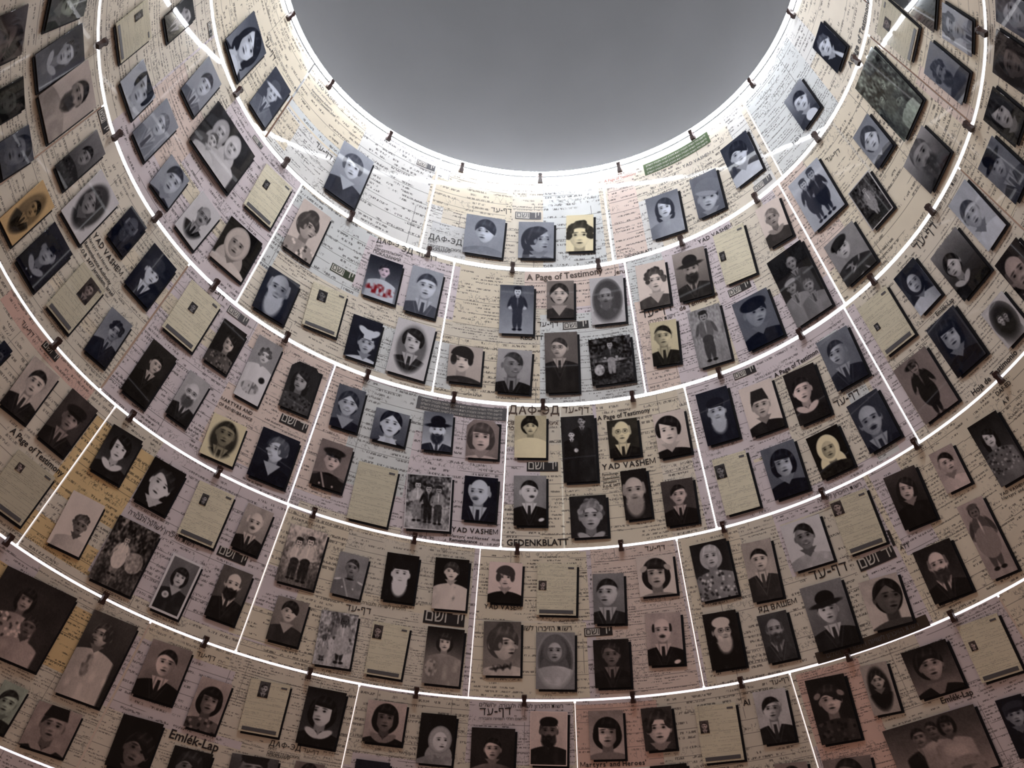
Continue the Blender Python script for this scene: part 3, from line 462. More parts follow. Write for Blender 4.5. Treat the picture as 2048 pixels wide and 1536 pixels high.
TEXTS = [
 ('BC', -0.0386, 0.0826, 0.235, 0.0662, 'A Page of Testimony', 'b'),
 ('BC', 0.2727, 0.09, 0.3119, 0.0958, 'Jeru', 'b'),
 ('BC', 0.5908, 0.0675, 0.7281, 0.0677, 'YAD VASHEM', 'k'),
 ('AB', 0.6202, 0.285, 0.7525, 0.3057, 'YAD VASHEM', 'g'),
 ('AB', 0.2834, 0.1365, 0.4233, 0.1419, 'A Page of Testimony', 'r'),
 ('AB', 0.3199, 0.9855, 0.4248, 0.9817, 'GEDENKBLATT', 'k'),
 ('BC', 0.4681, 0.4787, 0.601, 0.4683, 'de Témoignage', 'b'),
 ('CD', 0.1709, 0.1289, 0.3204, 0.1223, 'A Page of Testimony', 'k'),
 ('CD', 0.1718, 0.4745, 0.3118, 0.4785, 'YAD VASHEM', 'k'),
 ('CD', 0.1712, 0.5169, 0.2142, 0.5127, 'Forschungs-', 'k'),
 ('CD', 0.1711, 0.5438, 0.2143, 0.5397, 'Gedenkstätte', 'k'),
 ('CD', 0.1712, 0.5707, 0.212, 0.5672, 'Jerusalem 1', 'k'),
 ('CD', 0.1711, 0.5989, 0.2146, 0.5936, 'P.O.B. 3477', 'k'),
 ('CD', -0.0671, 0.9761, 0.0786, 0.9687, 'GEDENKBLATT', 'k'),
 ('CD', -0.2002, 0.9136, -0.0892, 0.9049, 'YAD VASHEM', 'k'),
 ('CD', -0.2026, 0.9509, -0.1096, 0.9486, "Martyrs' and Heroes'", 'k'),
 ('CD', -0.2025, 0.9807, -0.1365, 0.9767, 'Remembrance', 'k'),
 ('CD', 0.6777, 0.1739, 0.8155, 0.1623, 'A Page of Testimon', 'k'),
 ('CD', 1.1379, 0.4598, 1.1982, 0.4697, 'Emlék-Lap', 'k'),
 ('CD', 1.0988, 0.9739, 1.2383, 0.9747, 'Hoja de Testimonio', 'k'),
 ('DE', 1.1418, 0.0685, 1.1839, 0.0699, 'DAF-ED', 'k'),
 ('DE', 1.1413, 0.1341, 1.1599, 0.1319, 'A P', 'k'),
 ('DE', -1.2021, 0.5311, -1.0601, 0.5341, 'A Page of Testimony', 'k'),
 ('CD', -1.366, 0.4165, -1.2379, 0.4187, 'YAD VASHEM', 'k'),
 ('CD', -1.369, 0.4506, -1.2688, 0.4608, "Martyrs' and Heroes'", 'k'),
 ('CD', -1.3678, 0.4893, -1.2444, 0.507, 'Remembrance Authority', 'k'),
 ('CD', -1.3695, 0.532, -1.2209, 0.5397, 'P.O.B. 3477 Jerusalem, Israel', 'k'),
 ('AB', -1.0884, 0.1221, -0.9536, 0.1214, 'YAD VASHEM', 'g'),
 ('AB', -1.0888, 0.1684, -0.9791, 0.1611, "Martyrs' and Heroes'", 'g'),
 ('AB', -1.0887, 0.2199, -0.9628, 0.2003, 'Remembrance Authority', 'g'),
 ('AB', -1.0843, 0.254, -0.9393, 0.2244, 'P.O.B. 3477 Jerusalem, Israel', 'g'),
 ('AB', 1.064, 0.8359, 1.1132, 0.8441, 'YAD V', 'k'),
 ('AB', 1.43, 0.9422, 1.6843, 0.9889, 'A Page of Testimony', 'k'),
 ('BC', -0.5947, 0.0689, -0.5113, 0.0378, 'ДАФ-Э', 'k'),
 ('BC', -0.4998, 0.0563, -0.4565, 0.0505, 'ЭД', 'k'),
 ('BC', -0.4443, 0.053, -0.3672, 0.0448, 'דף-עד', 'k'),
 ('BC', -0.5932, 0.1007, -0.5666, 0.0873, 'ЛИСТ', 'k'),
 ('BC', -0.5932, 0.1238, -0.488, 0.097, 'СВИДЕТЕЛЬСКИХ', 'k'),
 ('BC', -0.5942, 0.1517, -0.4917, 0.1379, 'ПОКАЗАНИЙ', 'k'),
 ('AB', -0.4135, 0.854, -0.2855, 0.8336, 'ДАФ-ЭД', 'k'),
 ('AB', -0.4124, 0.8923, -0.3772, 0.881, 'ЛИСТ', 'g'),
 ('AB', -0.4108, 0.9365, -0.284, 0.9084, 'СВИДЕТЕЛЬСКИХ', 'k'),
 ('AB', -0.4099, 0.9727, -0.3208, 0.9433, 'ПОКАЗАНИЙ', 'k'),
 ('AB', -0.1901, 0.4178, -0.1063, 0.4081, 'דף-עד', 'k'),
 ('BC', 0.0007, 0.425, 0.0692, 0.4277, 'דף-עד', 'k'),
 ('BC', 0.3378, 0.4561, 0.4447, 0.4573, 'דף-עד', 'k'),
 ('BC', 0.3594, 0.5079, 0.449, 0.5089, 'רשות הזיכרון', 'k'),
 ('DE', 0.2537, 0.0543, 0.3004, 0.0641, 'דף-עד', 'k'),
 ('CD', 0.7939, 0.5383, 0.8654, 0.5447, 'דף-עד', 'k'),
 ('CD', 0.7948, 0.4908, 0.9351, 0.4983, 'רשות הזיכרון לשואה ולגבורה ירושלים', 'k'),
 ('DE', 0.5923, 0.4892, 0.6737, 0.5043, 'דף-עד', 'k'),
 ('DE', -0.4021, 0.5521, -0.3479, 0.5464, 'דף-עד', 'k'),
 ('DE', -0.4082, 0.4949, -0.277, 0.4821, 'הזיכרון לשואה ולגבורה, ירושלים', 'k'),
 ('EF', -0.1034, 0.1061, -0.0437, 0.0946, 'דף-עד', 'k'),
 ('EF', -0.1054, 0.0495, 0.0561, 0.0469, 'רשות הזיכרון לשואה ולגבורה. ירושלים', 'k'),
 ('EF', -0.1043, 0.1351, -0.0138, 0.1269, 'לרישום חללי השואה והגבורה', 'k'),
 ('AB', -1.398, 0.4225, -1.3032, 0.4325, 'דף-עד', 'k'),
 ('AB', -1.404, 0.355, -1.1231, 0.3786, 'רשות הזיכרון לשואה ולגבורה, ירושלים', 'g'),
 ('AB', -0.9595, 0.6128, -0.8732, 0.621, 'דף-עד', 'k'),
 ('CD', 1.1994, 0.0855, 1.2885, 0.091, 'דף-עד', 'k'),
 ('CD', 1.1981, 0.0421, 1.4327, 0.0409, 'רשות הזיכרון לשואה ולגבורה ירושלים', 'k'),
 ('BC', 1.1332, 0.1735, 1.1968, 0.2064, 'דף-עד', 'k'),
 ('DE', -1.3447, 0.0817, -1.3033, 0.0824, 'דף-עד', 'k'),
 ('CD', -1.028, 0.0467, -0.9657, 0.0443, 'דף-עד', 'k'),
 ('EF', -0.6559, 0.0953, -0.6194, 0.0916, 'דף-עד', 'k'),
 ('EF', 0.455, 0.0543, 0.4922, 0.0547, 'דף-עד', 'k'),
 ('CD', -0.0789, 0.0647, 0.0652, 0.0649, 'ДАФ-ЭД', 'b'),
 ('CD', 0.0731, 0.056, 0.1487, 0.0708, 'דף-עד', 'b'),
 ('CD', -0.0806, 0.1431, -0.0616, 0.1419, 'СВ', 'b'),
 ('CD', -0.0798, 0.1808, -0.0617, 0.1797, 'ПО', 'b'),
 ('CD', 0.034, 0.1384, 0.0611, 0.1413, 'КИХ', 'b'),
 ('BC', -0.0519, 0.5256, 0.0206, 0.524, 'KBLATT', 'k'),
 ('BC', -0.0052, 0.1811, 0.0286, 0.1783, 'ARTY', 'k'),
 ('DE', 0.4701, 0.5926, 0.5516, 0.5941, 'ЯД ВАШЕМ', 'k'),
 ('DE', -0.1098, 0.405, -0.0293, 0.4056, 'YAD VASEM', 'k'),
 ('EF', -0.4742, 0.4943, -0.4174, 0.4878, 'ДАФ-ЭД', 'k'),
 ('EF', -0.4141, 0.4881, -0.3854, 0.4895, 'דף-עד', 'k'),
 ('EF', -0.4741, 0.5178, -0.4585, 0.5153, 'ЛИСТ', 'k'),
 ('EF', -0.4732, 0.543, -0.4154, 0.5368, 'СВИДЕТЕЛЬСКИХ', 'k'),
 ('EF', -0.473, 0.5602, -0.4321, 0.5562, 'ПОКАЗАНИЙ', 'k'),
 ('EF', 0.0844, 0.4291, 0.2027, 0.4354, "Martyrs' and Heroes'", 'k'),
 ('DE', -0.0225, 0.5399, 0.078, 0.5411, 'רשות הזיכרון לשו', 'k'),
 ('DE', -0.9025, 0.4916, -0.7481, 0.49, 'רשות הזיכרון לשואה ולגבורה', 'k'),
 ('DE', 0.6676, 0.0417, 0.7742, 0.054, 'רשות הזיכרון לשואה', 'k'),
 ('CD', -0.8426, 0.5801, -0.753, 0.568, 'MARTYRS AND', 'k'),
 ('CD', -0.8412, 0.615, -0.7471, 0.6058, 'OF REMEMBRANCE', 'k'),
 ('DE', 0.789, 0.5181, 0.8109, 0.5217, 'ATT', 'k'),
 ('DE', 1.0217, 0.5344, 1.0764, 0.5598, 'YAD VASHEM', 'k'),
 ('DE', 1.021, 0.5595, 1.0682, 0.581, "Martyrs' and", 'k'),
 ('EF', -0.6432, 0.611, -0.5558, 0.6119, 'Emlék-Lap', 'k'),
 ('EF', 0.7349, 0.4455, 0.7914, 0.4583, 'Emlék-Lap', 'k'),
 ('EF', 0.3959, 0.1478, 0.4093, 0.1475, 'AI', 'k'),
 ('DE', 0.7789, 0.4732, 0.785, 0.4742, '1', 'k'),
]
LOGOS = [
 ('AB', -0.0391, 0.4257, 0.216, 'f', 'g'),
 ('AB', -0.4918, 0.1162, 0.165, 'f', 'g'),
 ('AB', 0.8931, 0.9058, 0.181, 'f', 'g'),
 ('BC', 0.6727, 0.4979, 0.198, 'f', 'k'),
 ('BC', 0.1265, 0.427, 0.211, 'f', 'k'),
 ('CD', 0.6034, 0.0565, 0.187, 'f', 'k'),
 ('CD', 0.017, 0.4325, 0.248, 'o', 'k'),
 ('CD', -0.6446, 0.4928, 0.233, 'o', 'k'),
 ('DE', -0.6646, 0.439, 0.238, 'o', 'k'),
 ('CD', -0.9071, 0.0548, 0.197, 'f', 'g'),
 ('BC', -0.6686, 0.3871, 0.216, 'f', 'n'),
 ('BC', -1.1562, 0.052, 0.121, 'f', 'g'),
 ('BC', -1.5942, 0.0472, 0.117, 'f', 'k'),
 ('CD', -1.5856, 0.0459, 0.189, 'f', 'k'),
 ('DE', -1.2503, 0.0457, 0.165, 'o', 'k'),
 ('DE', 0.7365, 0.5054, 0.295, 'o', 'k'),
 ('DE', -0.1927, 0.5001, 0.321, 'o', 'k'),
 ('DE', 0.1337, 0.5579, 0.218, 'f', 'k'),
]
SHEETS = [
 ('AB', -0.792, -0.017, -0.38, 1.059, 'w'),
 ('AB', -0.452, 0.186, -0.131, 0.487, 'y'),
 ('AB', -0.411, 0.651, -0.266, 0.977, 'g'),
 ('AB', 0.021, 0.003, 0.255, 0.989, 'b'),
 ('AB', 0.29, 0.065, 0.408, 1.068, 'p'),
 ('AB', 0.468, 0.076, 0.859, 1.145, 'c'),
 ('AB', 0.966, 0.041, 1.305, 1.342, 'b'),
 ('AB', -1.229, 0.461, -0.794, 0.527, 'b'),
 ('AB', -1.61, 0.578, -1.052, 0.903, 'y'),
 ('AB', 1.442, 0.416, 1.481, 1.166, 'y'),
 ('BC', -0.313, 0.024, -0.084, 0.459, 'y'),
 ('BC', -0.045, -0.014, 0.294, 0.292, 'p'),
 ('BC', 0.01, 0.34, 0.311, 1.036, 'b'),
 ('BC', -0.325, 0.561, 0.01, 0.985, 'y'),
 ('BC', 0.322, 0.02, 0.453, 0.384, 'b'),
 ('BC', 0.326, 0.326, 0.421, 1.102, 'p'),
 ('BC', 0.501, 0.344, 0.598, 1.105, 'y'),
 ('BC', 0.495, -0.046, 0.739, 0.35, 'm'),
 ('BC', 0.724, -0.068, 0.859, 0.67, 'c'),
 ('BC', -0.931, 0.024, -0.594, 0.674, 'b'),
 ('BC', -0.888, 0.501, -0.5, 0.888, 'c'),
 ('BC', -0.625, 0.043, -0.277, 0.443, 'm'),
 ('BC', -0.534, 0.617, -0.252, 0.948, 'b'),
 ('BC', -1.341, 0.175, -0.829, 0.412, 'm'),
 ('BC', -1.432, 0.631, -0.984, 0.743, 'y'),
 ('BC', -1.734, 0.317, -1.32, 0.783, 'p'),
 ('BC', 0.949, 0.031, 1.235, 0.811, 'y'),
 ('BC', 0.992, 0.58, 1.09, 0.888, 'y'),
 ('BC', 0.914, -0.08, 1.063, 0.754, 'p'),
 ('BC', 1.553, 0.5, 1.611, 1.086, 'p'),
 ('CD', -0.087, 0.007, 0.159, 0.298, 's'),
 ('CD', 0.011, 0.28, 0.324, 1.046, 'y'),
 ('CD', 0.169, -0.016, 0.403, 0.301, 'y'),
 ('CD', 0.431, -0.001, 0.625, 0.629, 'm'),
 ('CD', 0.405, 0.442, 0.554, 1.007, 'm'),
 ('CD', 0.663, 0.172, 0.9, 0.923, 'c'),
 ('CD', 0.834, 0.096, 0.889, 0.976, 'b'),
 ('CD', 0.936, 0.027, 0.967, 0.931, 'm'),
 ('CD', -0.596, 0.023, -0.298, 0.743, 'b'),
 ('CD', -0.33, 0.272, -0.077, 0.991, 'm'),
 ('CD', -0.567, 0.947, -0.318, 0.993, 'c'),
 ('CD', -0.844, -0.01, -0.499, 0.883, 'p'),
 ('CD', -1.124, 0.183, -0.749, 0.452, 'm'),
 ('CD', -1.35, 0.237, -0.927, 0.352, 'y'),
 ('CD', -1.451, 0.73, -1.139, 0.803, 'y'),
 ('CD', -0.755, 0.091, -0.525, 0.873, 'p'),
 ('DE', -1.075, 0.118, -0.757, 0.621, 'o'),
 ('DE', -1.078, 0.77, -0.849, 0.928, 'o'),
 ('DE', -0.914, -0.008, -0.507, 0.904, 'm'),
 ('DE', -0.596, 0.018, -0.381, 0.404, 'y'),
 ('DE', -0.435, 0.037, -0.118, 0.419, 's'),
 ('DE', -0.615, 0.681, -0.366, 0.893, 'y'),
 ('DE', -0.397, 0.482, -0.13, 0.982, 'c'),
 ('DE', -0.129, 0.018, 0.118, 0.477, 'y'),
 ('DE', 0.128, -0.006, 0.322, 1.004, 'p'),
 ('DE', -0.138, 0.49, 0.109, 0.985, 'y'),
 ('DE', 0.338, 0.019, 0.473, 1.066, 'y'),
 ('DE', 0.568, 0.089, 0.707, 1.068, 's'),
 ('DE', 0.869, -0.056, 1.022, 0.729, 'y'),
 ('DE', 0.356, 0.431, 0.606, 1.087, 'c'),
 ('DE', -1.414, 0.015, -1.114, 0.103, 'r'),
 ('EF', -1.061, 0.113, -0.739, 0.489, 'o'),
 ('EF', -0.796, 0.113, -0.52, 0.565, 'm'),
 ('EF', -0.574, 0.035, -0.326, 0.516, 'c'),
 ('EF', -0.358, 0.019, -0.114, 0.43, 's'),
 ('EF', -0.124, 0.013, 0.075, 0.416, 'm'),
 ('EF', 0.079, 0.03, 0.235, 0.449, 'r'),
 ('EF', 0.255, -0.025, 0.459, 0.566, 's'),
 ('EF', 0.505, 0.027, 0.659, 0.742, 'r'),
 ('EF', 0.627, -0.087, 0.743, 0.494, 'c'),
]
BANNERS = [
 ('AB', 0.4597, 0.0961, 0.77, 0.1635, 'green'),
 ('CD', -0.3398, 0.0396, -0.0846, 0.1163, 'grey'),
 ('DE', 0.5536, 0.929, 0.7784, 0.9793, 'brown'),
]
CLIPS = [['A', [-1.388, -1.038, -0.689, -0.34, 0.009, 0.359, 0.708, 1.057, 1.406, 1.756, 2.105]], ['B', [-1.346, -1.032, -0.718, -0.404, -0.091, 0.223, 0.537, 0.851, 1.165, 1.478]], ['C', [-1.791, -1.533, -1.274, -1.015, -0.757, -0.498, -0.239, 0.019, 0.278, 0.537, 0.795, 1.054, 1.313, 1.571, 1.83]], ['D', [-1.258, -1.015, -0.772, -0.529, -0.285, -0.042, 0.201, 0.444, 0.688, 0.931, 1.174]], ['E', [-1.075, -0.863, -0.652, -0.441, -0.23, -0.019, 0.192, 0.403, 0.614, 0.825]]]

wall = link('wall_cone', None, kind='structure')
PANELS = {}


def add_uv(me, uvs):
    l = me.uv_layers.new(name='UV')
    l.data.foreach_set('uv', np.asarray(uvs, np.float32).ravel())


def make_panel(row, th0, th1, idx):
    gt0 = .02; g = 0.009; L = rowlen(row); rm = (RAD[row[0]] + RAD[row[1]]) / 2
    a, b_ = th0 + g / rm, th1 - g / rm
    rng = np.random.RandomState(idx * 17 + ord(row[0]))
    regs = []
    mid = a + (b_ - a) * rng.uniform(.35, .65)
    base = list('ycms' if row not in ('AB',) else 'wycw')
    regs.append((a, 0, mid, L * rng.uniform(.4, .7), base[rng.randint(4)]))
    regs.append((mid, 0, b_, L, base[rng.randint(4)]))
    for s in SHEETS:
        if s[0] == row and s[3] > a + .01 and s[1] < b_ - .01:
            regs.append((max(a, s[1]), max(0, s[2] * L), min(b_, s[3]), min(L, s[4] * L), s[5]))
    blank = []                                   # headings and logo boxes stand on paper left free of small type
    for q in TEXTS:
        if q[0] == row and q[1] < b_ and q[3] > a:
            hg = min(.10, (q[3] - q[1]) * rm / max(4, len(q[5])) * 1.3)
            blank.append((max(a, q[1] - .006), max(gt0, min(q[2], q[4]) * L - hg), min(b_, q[3] + .006), min(L - .02, max(q[2], q[4]) * L + hg * .35)))
    for q in LOGOS:
        if q[0] == row and q[1] - q[3] / rm < b_ and q[1] + q[3] / rm > a:
            blank.append((max(a, q[1] - q[3] * .6 / rm), max(gt0, q[2] * L - q[3] * .22), min(b_, q[1] + q[3] * .6 / rm), min(L - .02, q[2] * L + q[3] * .22)))
    us = set(np.linspace(a, b_, 13)); gt, gb = max(.004, GAP.get(row[0], 0) / 2), GAP.get(row[1], .02) / 2; vs_ = set(np.linspace(gt, L - gb, 5))
    for r in regs:
        us.update((max(r[0], a), min(r[2], b_))); vs_.update((min(max(r[1], gt), L - gb), min(max(r[3], gt), L - gb)))
    for r in blank:
        us.update((r[0], r[2])); vs_.update((r[1], r[3]))
    us = np.array(sorted(us)); vs_ = np.array(sorted(vs_))
    nu, nv = len(us), len(vs_)
    TH, V = np.meshgrid(us, vs_)
    front = surf(row, TH, V, 0.0).reshape(-1, 3); back = surf(row, TH, V, -0.006).reshape(-1, 3)
    F = []; n = nu * nv
    for j in range(nv - 1):
        for i in range(nu - 1):
            q = j * nu + i
            F.append((q, q + nu, q + nu + 1, q + 1))
    nf = len(F)
    E0 = 2 * n                                  # the rim of the sheet repeats the front points, so the front keeps its own normals
    for j in range(nv - 1):
        for i in range(nu - 1):
            q = j * nu + i + n
            F.append((q, q + 1, q + nu + 1, q + nu))
    for i in range(nu - 1):
        F.append((E0 + i, E0 + i + 1, n + i + 1, n + i)); k = (nv - 1) * nu + i; F.append((E0 + k + 1, E0 + k, n + k, n + k + 1))
    for j in range(nv - 1):
        k = j * nu; F.append((E0 + k + nu, E0 + k, n + k, n + k + nu)); k = j * nu + nu - 1; F.append((E0 + k, E0 + k + nu, n + k + nu, n + k))
    me = mesh('panel', np.vstack([front, back, front]), F, M_PAPER, True)
    # per-sheet paper colour and print seed
    tint = np.zeros((len(F), 3)); sheet = np.zeros((len(F), 3))
    uvv = np.tile(np.stack([TH.ravel() * rm, V.ravel()], -1), (3, 1))
    pars = [(rng.rand(), rng.rand(), rng.uniform(.8, 1.0)) for _ in regs]
    for f in range(nf):
        j, i = divmod(f, nu - 1)
        x, y = (us[i] + us[i + 1]) / 2, (vs_[j] + vs_[j + 1]) / 2; k = 1
        for q, r in enumerate(regs):
            if r[0] <= x <= r[2] and r[1] <= y <= r[3]: k = q
        tint[f] = TINT[regs[k][4]]; sheet[f] = pars[k]
        if any(r[0] <= x <= r[2] and r[1] <= y <= r[3] for r in blank): sheet[f, 2] = 0.0
    tint[nf:] = (.7, .7, .68)
    ln = np.zeros(len(F), int); me.polygons.foreach_get('loop_total', ln)
    vi = np.zeros(len(me.loops), int); me.loops.foreach_get('vertex_index', vi)
    for nm, arr in (('tint', tint), ('sheet', sheet)):
        at = me.color_attributes.new(nm, 'FLOAT_COLOR', 'CORNER')
        rep = np.repeat(arr, ln, axis=0); rep = np.hstack([rep, np.ones((len(rep), 1))])
        at.data.foreach_set('color', rep.astype(np.float32).ravel())
    add_uv(me, uvv[vi])
    me.polygons.foreach_set('use_smooth', [i < nf for i in range(len(F))])
    o = link('panel', me, wall)
    PANELS.setdefault(row, []).append((th0, th1, o))
    return o


def panel_at(row, th):
    for a, b_, o in PANELS[row]:
        for k in (-1, 0, 1):
            if a <= th + k * 2 * math.pi <= b_: return o
    return PANELS[row][0][2]


n_p = 0
for row, S in SEAMS.items():
    for i, a in enumerate(S):
        b_ = S[i + 1] if i + 1 < len(S) else S[0] + 2 * math.pi
        n_p += 1; make_panel(row, a, b_, n_p)

m_seam = principled('lit_seam', (0.8, 0.8, 0.8), 0.4, (0.97, 0.95, 1.0), 2.2)
m_seam_low = principled('lit_seam_low', (0.8, 0.8, 0.8), 0.4, (1.0, 0.88, 0.84), 1.0)
for row, S in LIT_SEAMS.items():
    for th in S:
        L = rowlen(row); w_ = {'AB': .0072, 'BC': .0056, 'CD': .0046, 'DE': .0036, 'EF': .003}[row]
        if abs(th) > 0.9: w_ *= 0.6
        rr = [RAD[row[0]], RAD[row[1]]]
        V = []
        for v, r in ((0.0, rr[0]), (L, rr[1])):
            for dt, off in ((-w_, -.008), (w_, -.008), (w_, .002), (-w_, .002)):
                V.append(surf(row, th + dt / r, v, off))
        link('lit_seam', mesh('lit_seam', V, [(0, 1, 2, 3), (7, 6, 5, 4), (0, 4, 5, 1), (1, 5, 6, 2), (2, 6, 7, 3), (3, 7, 4, 0)],
             m_seam if row in ('AB', 'BC', 'CD') else m_seam_low), wall, label='thin white lit joint between two panels')

# ---------------------------------------------------------------- portraits: the picture printed on each card
class Canvas:
    def __init__(s, w, h, nx, ny, seed):
        s.a = h / w
        s.X, s.Y = np.meshgrid(np.linspace(0, 1, nx), np.linspace(0, s.a, ny))
        s.soft = 1.3 / nx
        s.G = np.zeros((ny, nx)); s.T = np.ones((ny, nx, 3)); s.r = np.random.RandomState(seed)
    def mix(s, m, v): s.G = s.G * (1 - m) + v * m
    def ell(s, cx, cy, rx, ry, ang=0.0, soft=None, X=None, Y=None):
        X = s.X if X is None else X; Y = s.Y if Y is None else Y
        c, n = math.cos(ang), math.sin(ang)
        dx, dy = X - cx, Y - cy
        q = np.sqrt(((dx * c + dy * n) / rx) ** 2 + ((-dx * n + dy * c) / ry) ** 2)
        return np.clip(0.5 - (q - 1) * min(rx, ry) / (soft or s.softl), 0, 1)
    def field(s, n):
        """smooth random field"""
        k = s.r.rand(n + 2, n + 2); ny, nx = s.G.shape
        y = np.linspace(0, n, ny); x = np.linspace(0, n, nx); yi = y.astype(int); xi = x.astype(int)
        fy = (y - yi)[:, None]; fx = (x - xi)[None]
        fy = fy * fy * (3 - 2 * fy); fx = fx * fx * (3 - 2 * fx)
        return (k[yi][:, xi] * (1 - fx) + k[yi][:, xi + 1] * fx) * (1 - fy) + (k[yi + 1][:, xi] * (1 - fx) + k[yi + 1][:, xi + 1] * fx) * fy - 0.5


def num2(t, d=(0.2, 0.2)):
    v = [float(x) / 100 for x in t.split('-') if x]
    return (v + v)[:2] if v else d


def person(c, tok):
    cx, cy, R = 0.5, 0.4, 0.22; f = 0.7; tilt = 0.0; turn = 0.0; light = 0.3; hair = 's'; ht = 0.15; cl = None
    hat = None; beard = None; mou = gla = smile = False; hk = fl = bt = sg = ks = kw = False
    for t in tok:
        k = t[0]
        if t == 'hk': hk = True
        elif t == 'fl': fl = True
        elif t == 'bt': bt = True
        elif t == 'sg': sg = True
        elif t == 'ks': ks = True
        elif t == 'kw': kw = True
        elif t == 'sm': smile = True
        elif k == 'h': cx, cy, R = [float(x) for x in t[1:].split(',')]
        elif k == 'f': f = float(t[1:]) / 100
        elif k == 'a': tilt = math.radians(float(t[1:]))
        elif k == 'q': turn = 0.22 * (t.count('+') - t.count('-'))
        elif k == 'L': light = 0.9 * (1 if t[1] == '+' else -1)
        elif k == 'H': hair = t[1]; ht = float(t[2:]) / 100
        elif k == 'C': hat = (t[1], num2(t[2:]))
        elif k == 'c': cl = (t[1], float(t[2:].replace('-', '')[:2]) / 100)
        elif k == 'd': beard = float(t[1:]) / 100
        elif t == 'm': mou = True
        elif t == 'g': gla = True
    cy *= c.a
    if R > .12: R *= 1.13
    # local frame of the head, in units of the half width of the face, y down
    co, si = math.cos(tilt), math.sin(tilt)
    dx, dy = (c.X - cx) / R, (c.Y - cy) / R
    x, y = dx * co + dy * si, -dx * si + dy * co
    c.softl = max(c.soft * 1.2 / R, 0.06)
    E = lambda *a, **k: c.ell(*a, X=x, Y=y, **k)
    B = lambda *a, **k: c.ell(*a, X=dx, Y=dy, **k)
    sm = lambda v, w=None: np.clip(0.5 + v / (w or c.softl), 0, 1)
    part = c.r.uniform(-.35, .35)
    # back hair
    if hair in 'lb': c.mix(E(0, 0.25, 1.38, 1.7 if hair == 'l' else 1.35), ht)
    if hair == 'l': c.mix(E(0, 1.2, 1.3, 1.0), ht)
    if hair == 'g': c.mix(E(-.55, 0.1, 1.25, 1.5), ht); c.mix(E(-1.3, 1.9, .35, 1.3, .1), ht)
    if hair == 'm': c.mix(E(0, -.05, 1.2, 1.35), ht)
    if hair == 'k': c.mix(E(0, 0.0, 1.45, 1.75), ht); c.mix(E(0, 1.9, 1.7, 1.6), ht * .95)
    if hair == 'u': c.mix(E(0, -1.35, .75, .55), ht); c.mix(E(-.2 * np.sign(turn or 1), -.15, 1.3, 1.4), ht)
    # body
    ct, cv = cl or ('d', 0.2)
    sh = 1.75 + 0.10 * np.abs(dx) ** 2
    body = sm(dy - sh) * sm(2.75 - np.abs(dx) + 0.04 * dy, .3)
    neck = sm(0.52 - np.abs(dx), .15) * sm(dy - .5) * sm(2.4 - dy)
    skin = f * (1 - .14)
    c.mix(neck, skin * .82)
    if ct != 'n':
        c.mix(body, cv)
        c.mix(body * np.clip(c.field(7) * 1.1, 0, 1), min(cv + .12, .95))
        c.mix(body * np.clip(dx * -light * .25 + .05, 0, .5), cv * .5)
    else:
        c.mix(body, skin * .9)
    white = max(.78 * min(1, f + .12), cv)
    if ct in 's':
        v = sm(3.3 - dy - 2.0 * np.abs(dx)) * sm(dy - 1.45)
        c.mix(v, white); c.mix(v * sm(np.abs(np.abs(dx) - .45) * -1 + .07, .1) * .4, white * .5)
        c.mix(sm(.17 + .05 * (dy - 1.8) - np.abs(dx)) * sm(dy - 1.75) * sm(3.5 - dy), min(cv + .06, .3))
        c.mix(body * sm(.06 - np.abs(np.abs(dx) - (.2 + .42 * (3.9 - dy)))) * sm(dy - 1.9) * .6, min(cv + .14, .9))
    elif ct == 'w':
        for s_ in (-1, 1): c.mix(B(s_ * .62, 1.98, .78, .33, s_ * -.5), white)
        c.mix(sm(.32 - np.abs(dx) - .5 * (dy - 1.5)) * sm(dy - 1.3), skin * .85)
        if bt:
            for q in range(4):
                for s_ in (-.5, .5): c.mix(B(s_, 2.7 + .65 * q, .11, .11), white)
    elif ct in 've':
        c.mix(sm(1.0 - .75 * (dy - 1.5) - np.abs(dx)) * sm(dy - 1.5) * sm(3.0 - dy), skin * .95)
        if ct == 'e':
            for s_ in (-1, 1): c.mix(B(s_ * .72, 2.1, .3, .75, s_ * -.55), white)
    elif ct == 'p':
        for q in range(10): c.mix(body * B(c.r.uniform(-2, 2), c.r.uniform(2, 5), .5, .12, c.r.uniform(-1, 1)), .55)
    elif ct == 'u':
        c.mix(body * sm(.14 - np.abs(dx + 1.0 - .5 * (dy - 2))), .5); c.mix(B(0, 1.85, .6, .16), .05)
        for s_ in (-1, 1): c.mix(B(s_ * 1.9, 2.15, .55, .16, s_ * .3), min(cv + .2, .7)); c.mix(B(s_ * .9, 3.3, .14, .14), .6)
    elif ct == 'z':
        for q in range(60): c.mix(body * B(c.r.uniform(-2.6, 2.6), c.r.uniform(1.9, 5.5), .16, .16) * .8, cv * c.r.choice([.45, 1.45]))
    elif ct == 'R':
        pass
    elif ct == 'd':
        c.mix(sm(.75 - (dy - 1.4) - np.abs(dx)) * sm(dy - 1.2), skin * .85)
    if kw: c.mix(B(.3, 2.5, 1.0, .7, .5), .85)
    if ks: c.mix(B(.9, 3.4, .25, 2.0, -.3), .8)
    if hk: c.mix(B(1.5, 3.5, .36, .2, -.3), .8)
    if fl: c.mix(B(-1.0, 3.0, .55, .5), .6); c.mix(B(-1.0, 3.0, .25, .22), .45)
    # face
    jaw = 1 - .20 * np.clip(y / 1.3, 0, 1) ** 2
    face = np.clip(.5 - (np.sqrt((x / jaw) ** 2 + (y / 1.32) ** 2) - 1) / c.softl, 0, 1)
    for s_ in (-1, 1):
        if abs(turn) < .3 or s_ * turn < 0: c.mix(E(s_ * 1.0 - turn * .5, .1, .17, .32), f * .8)
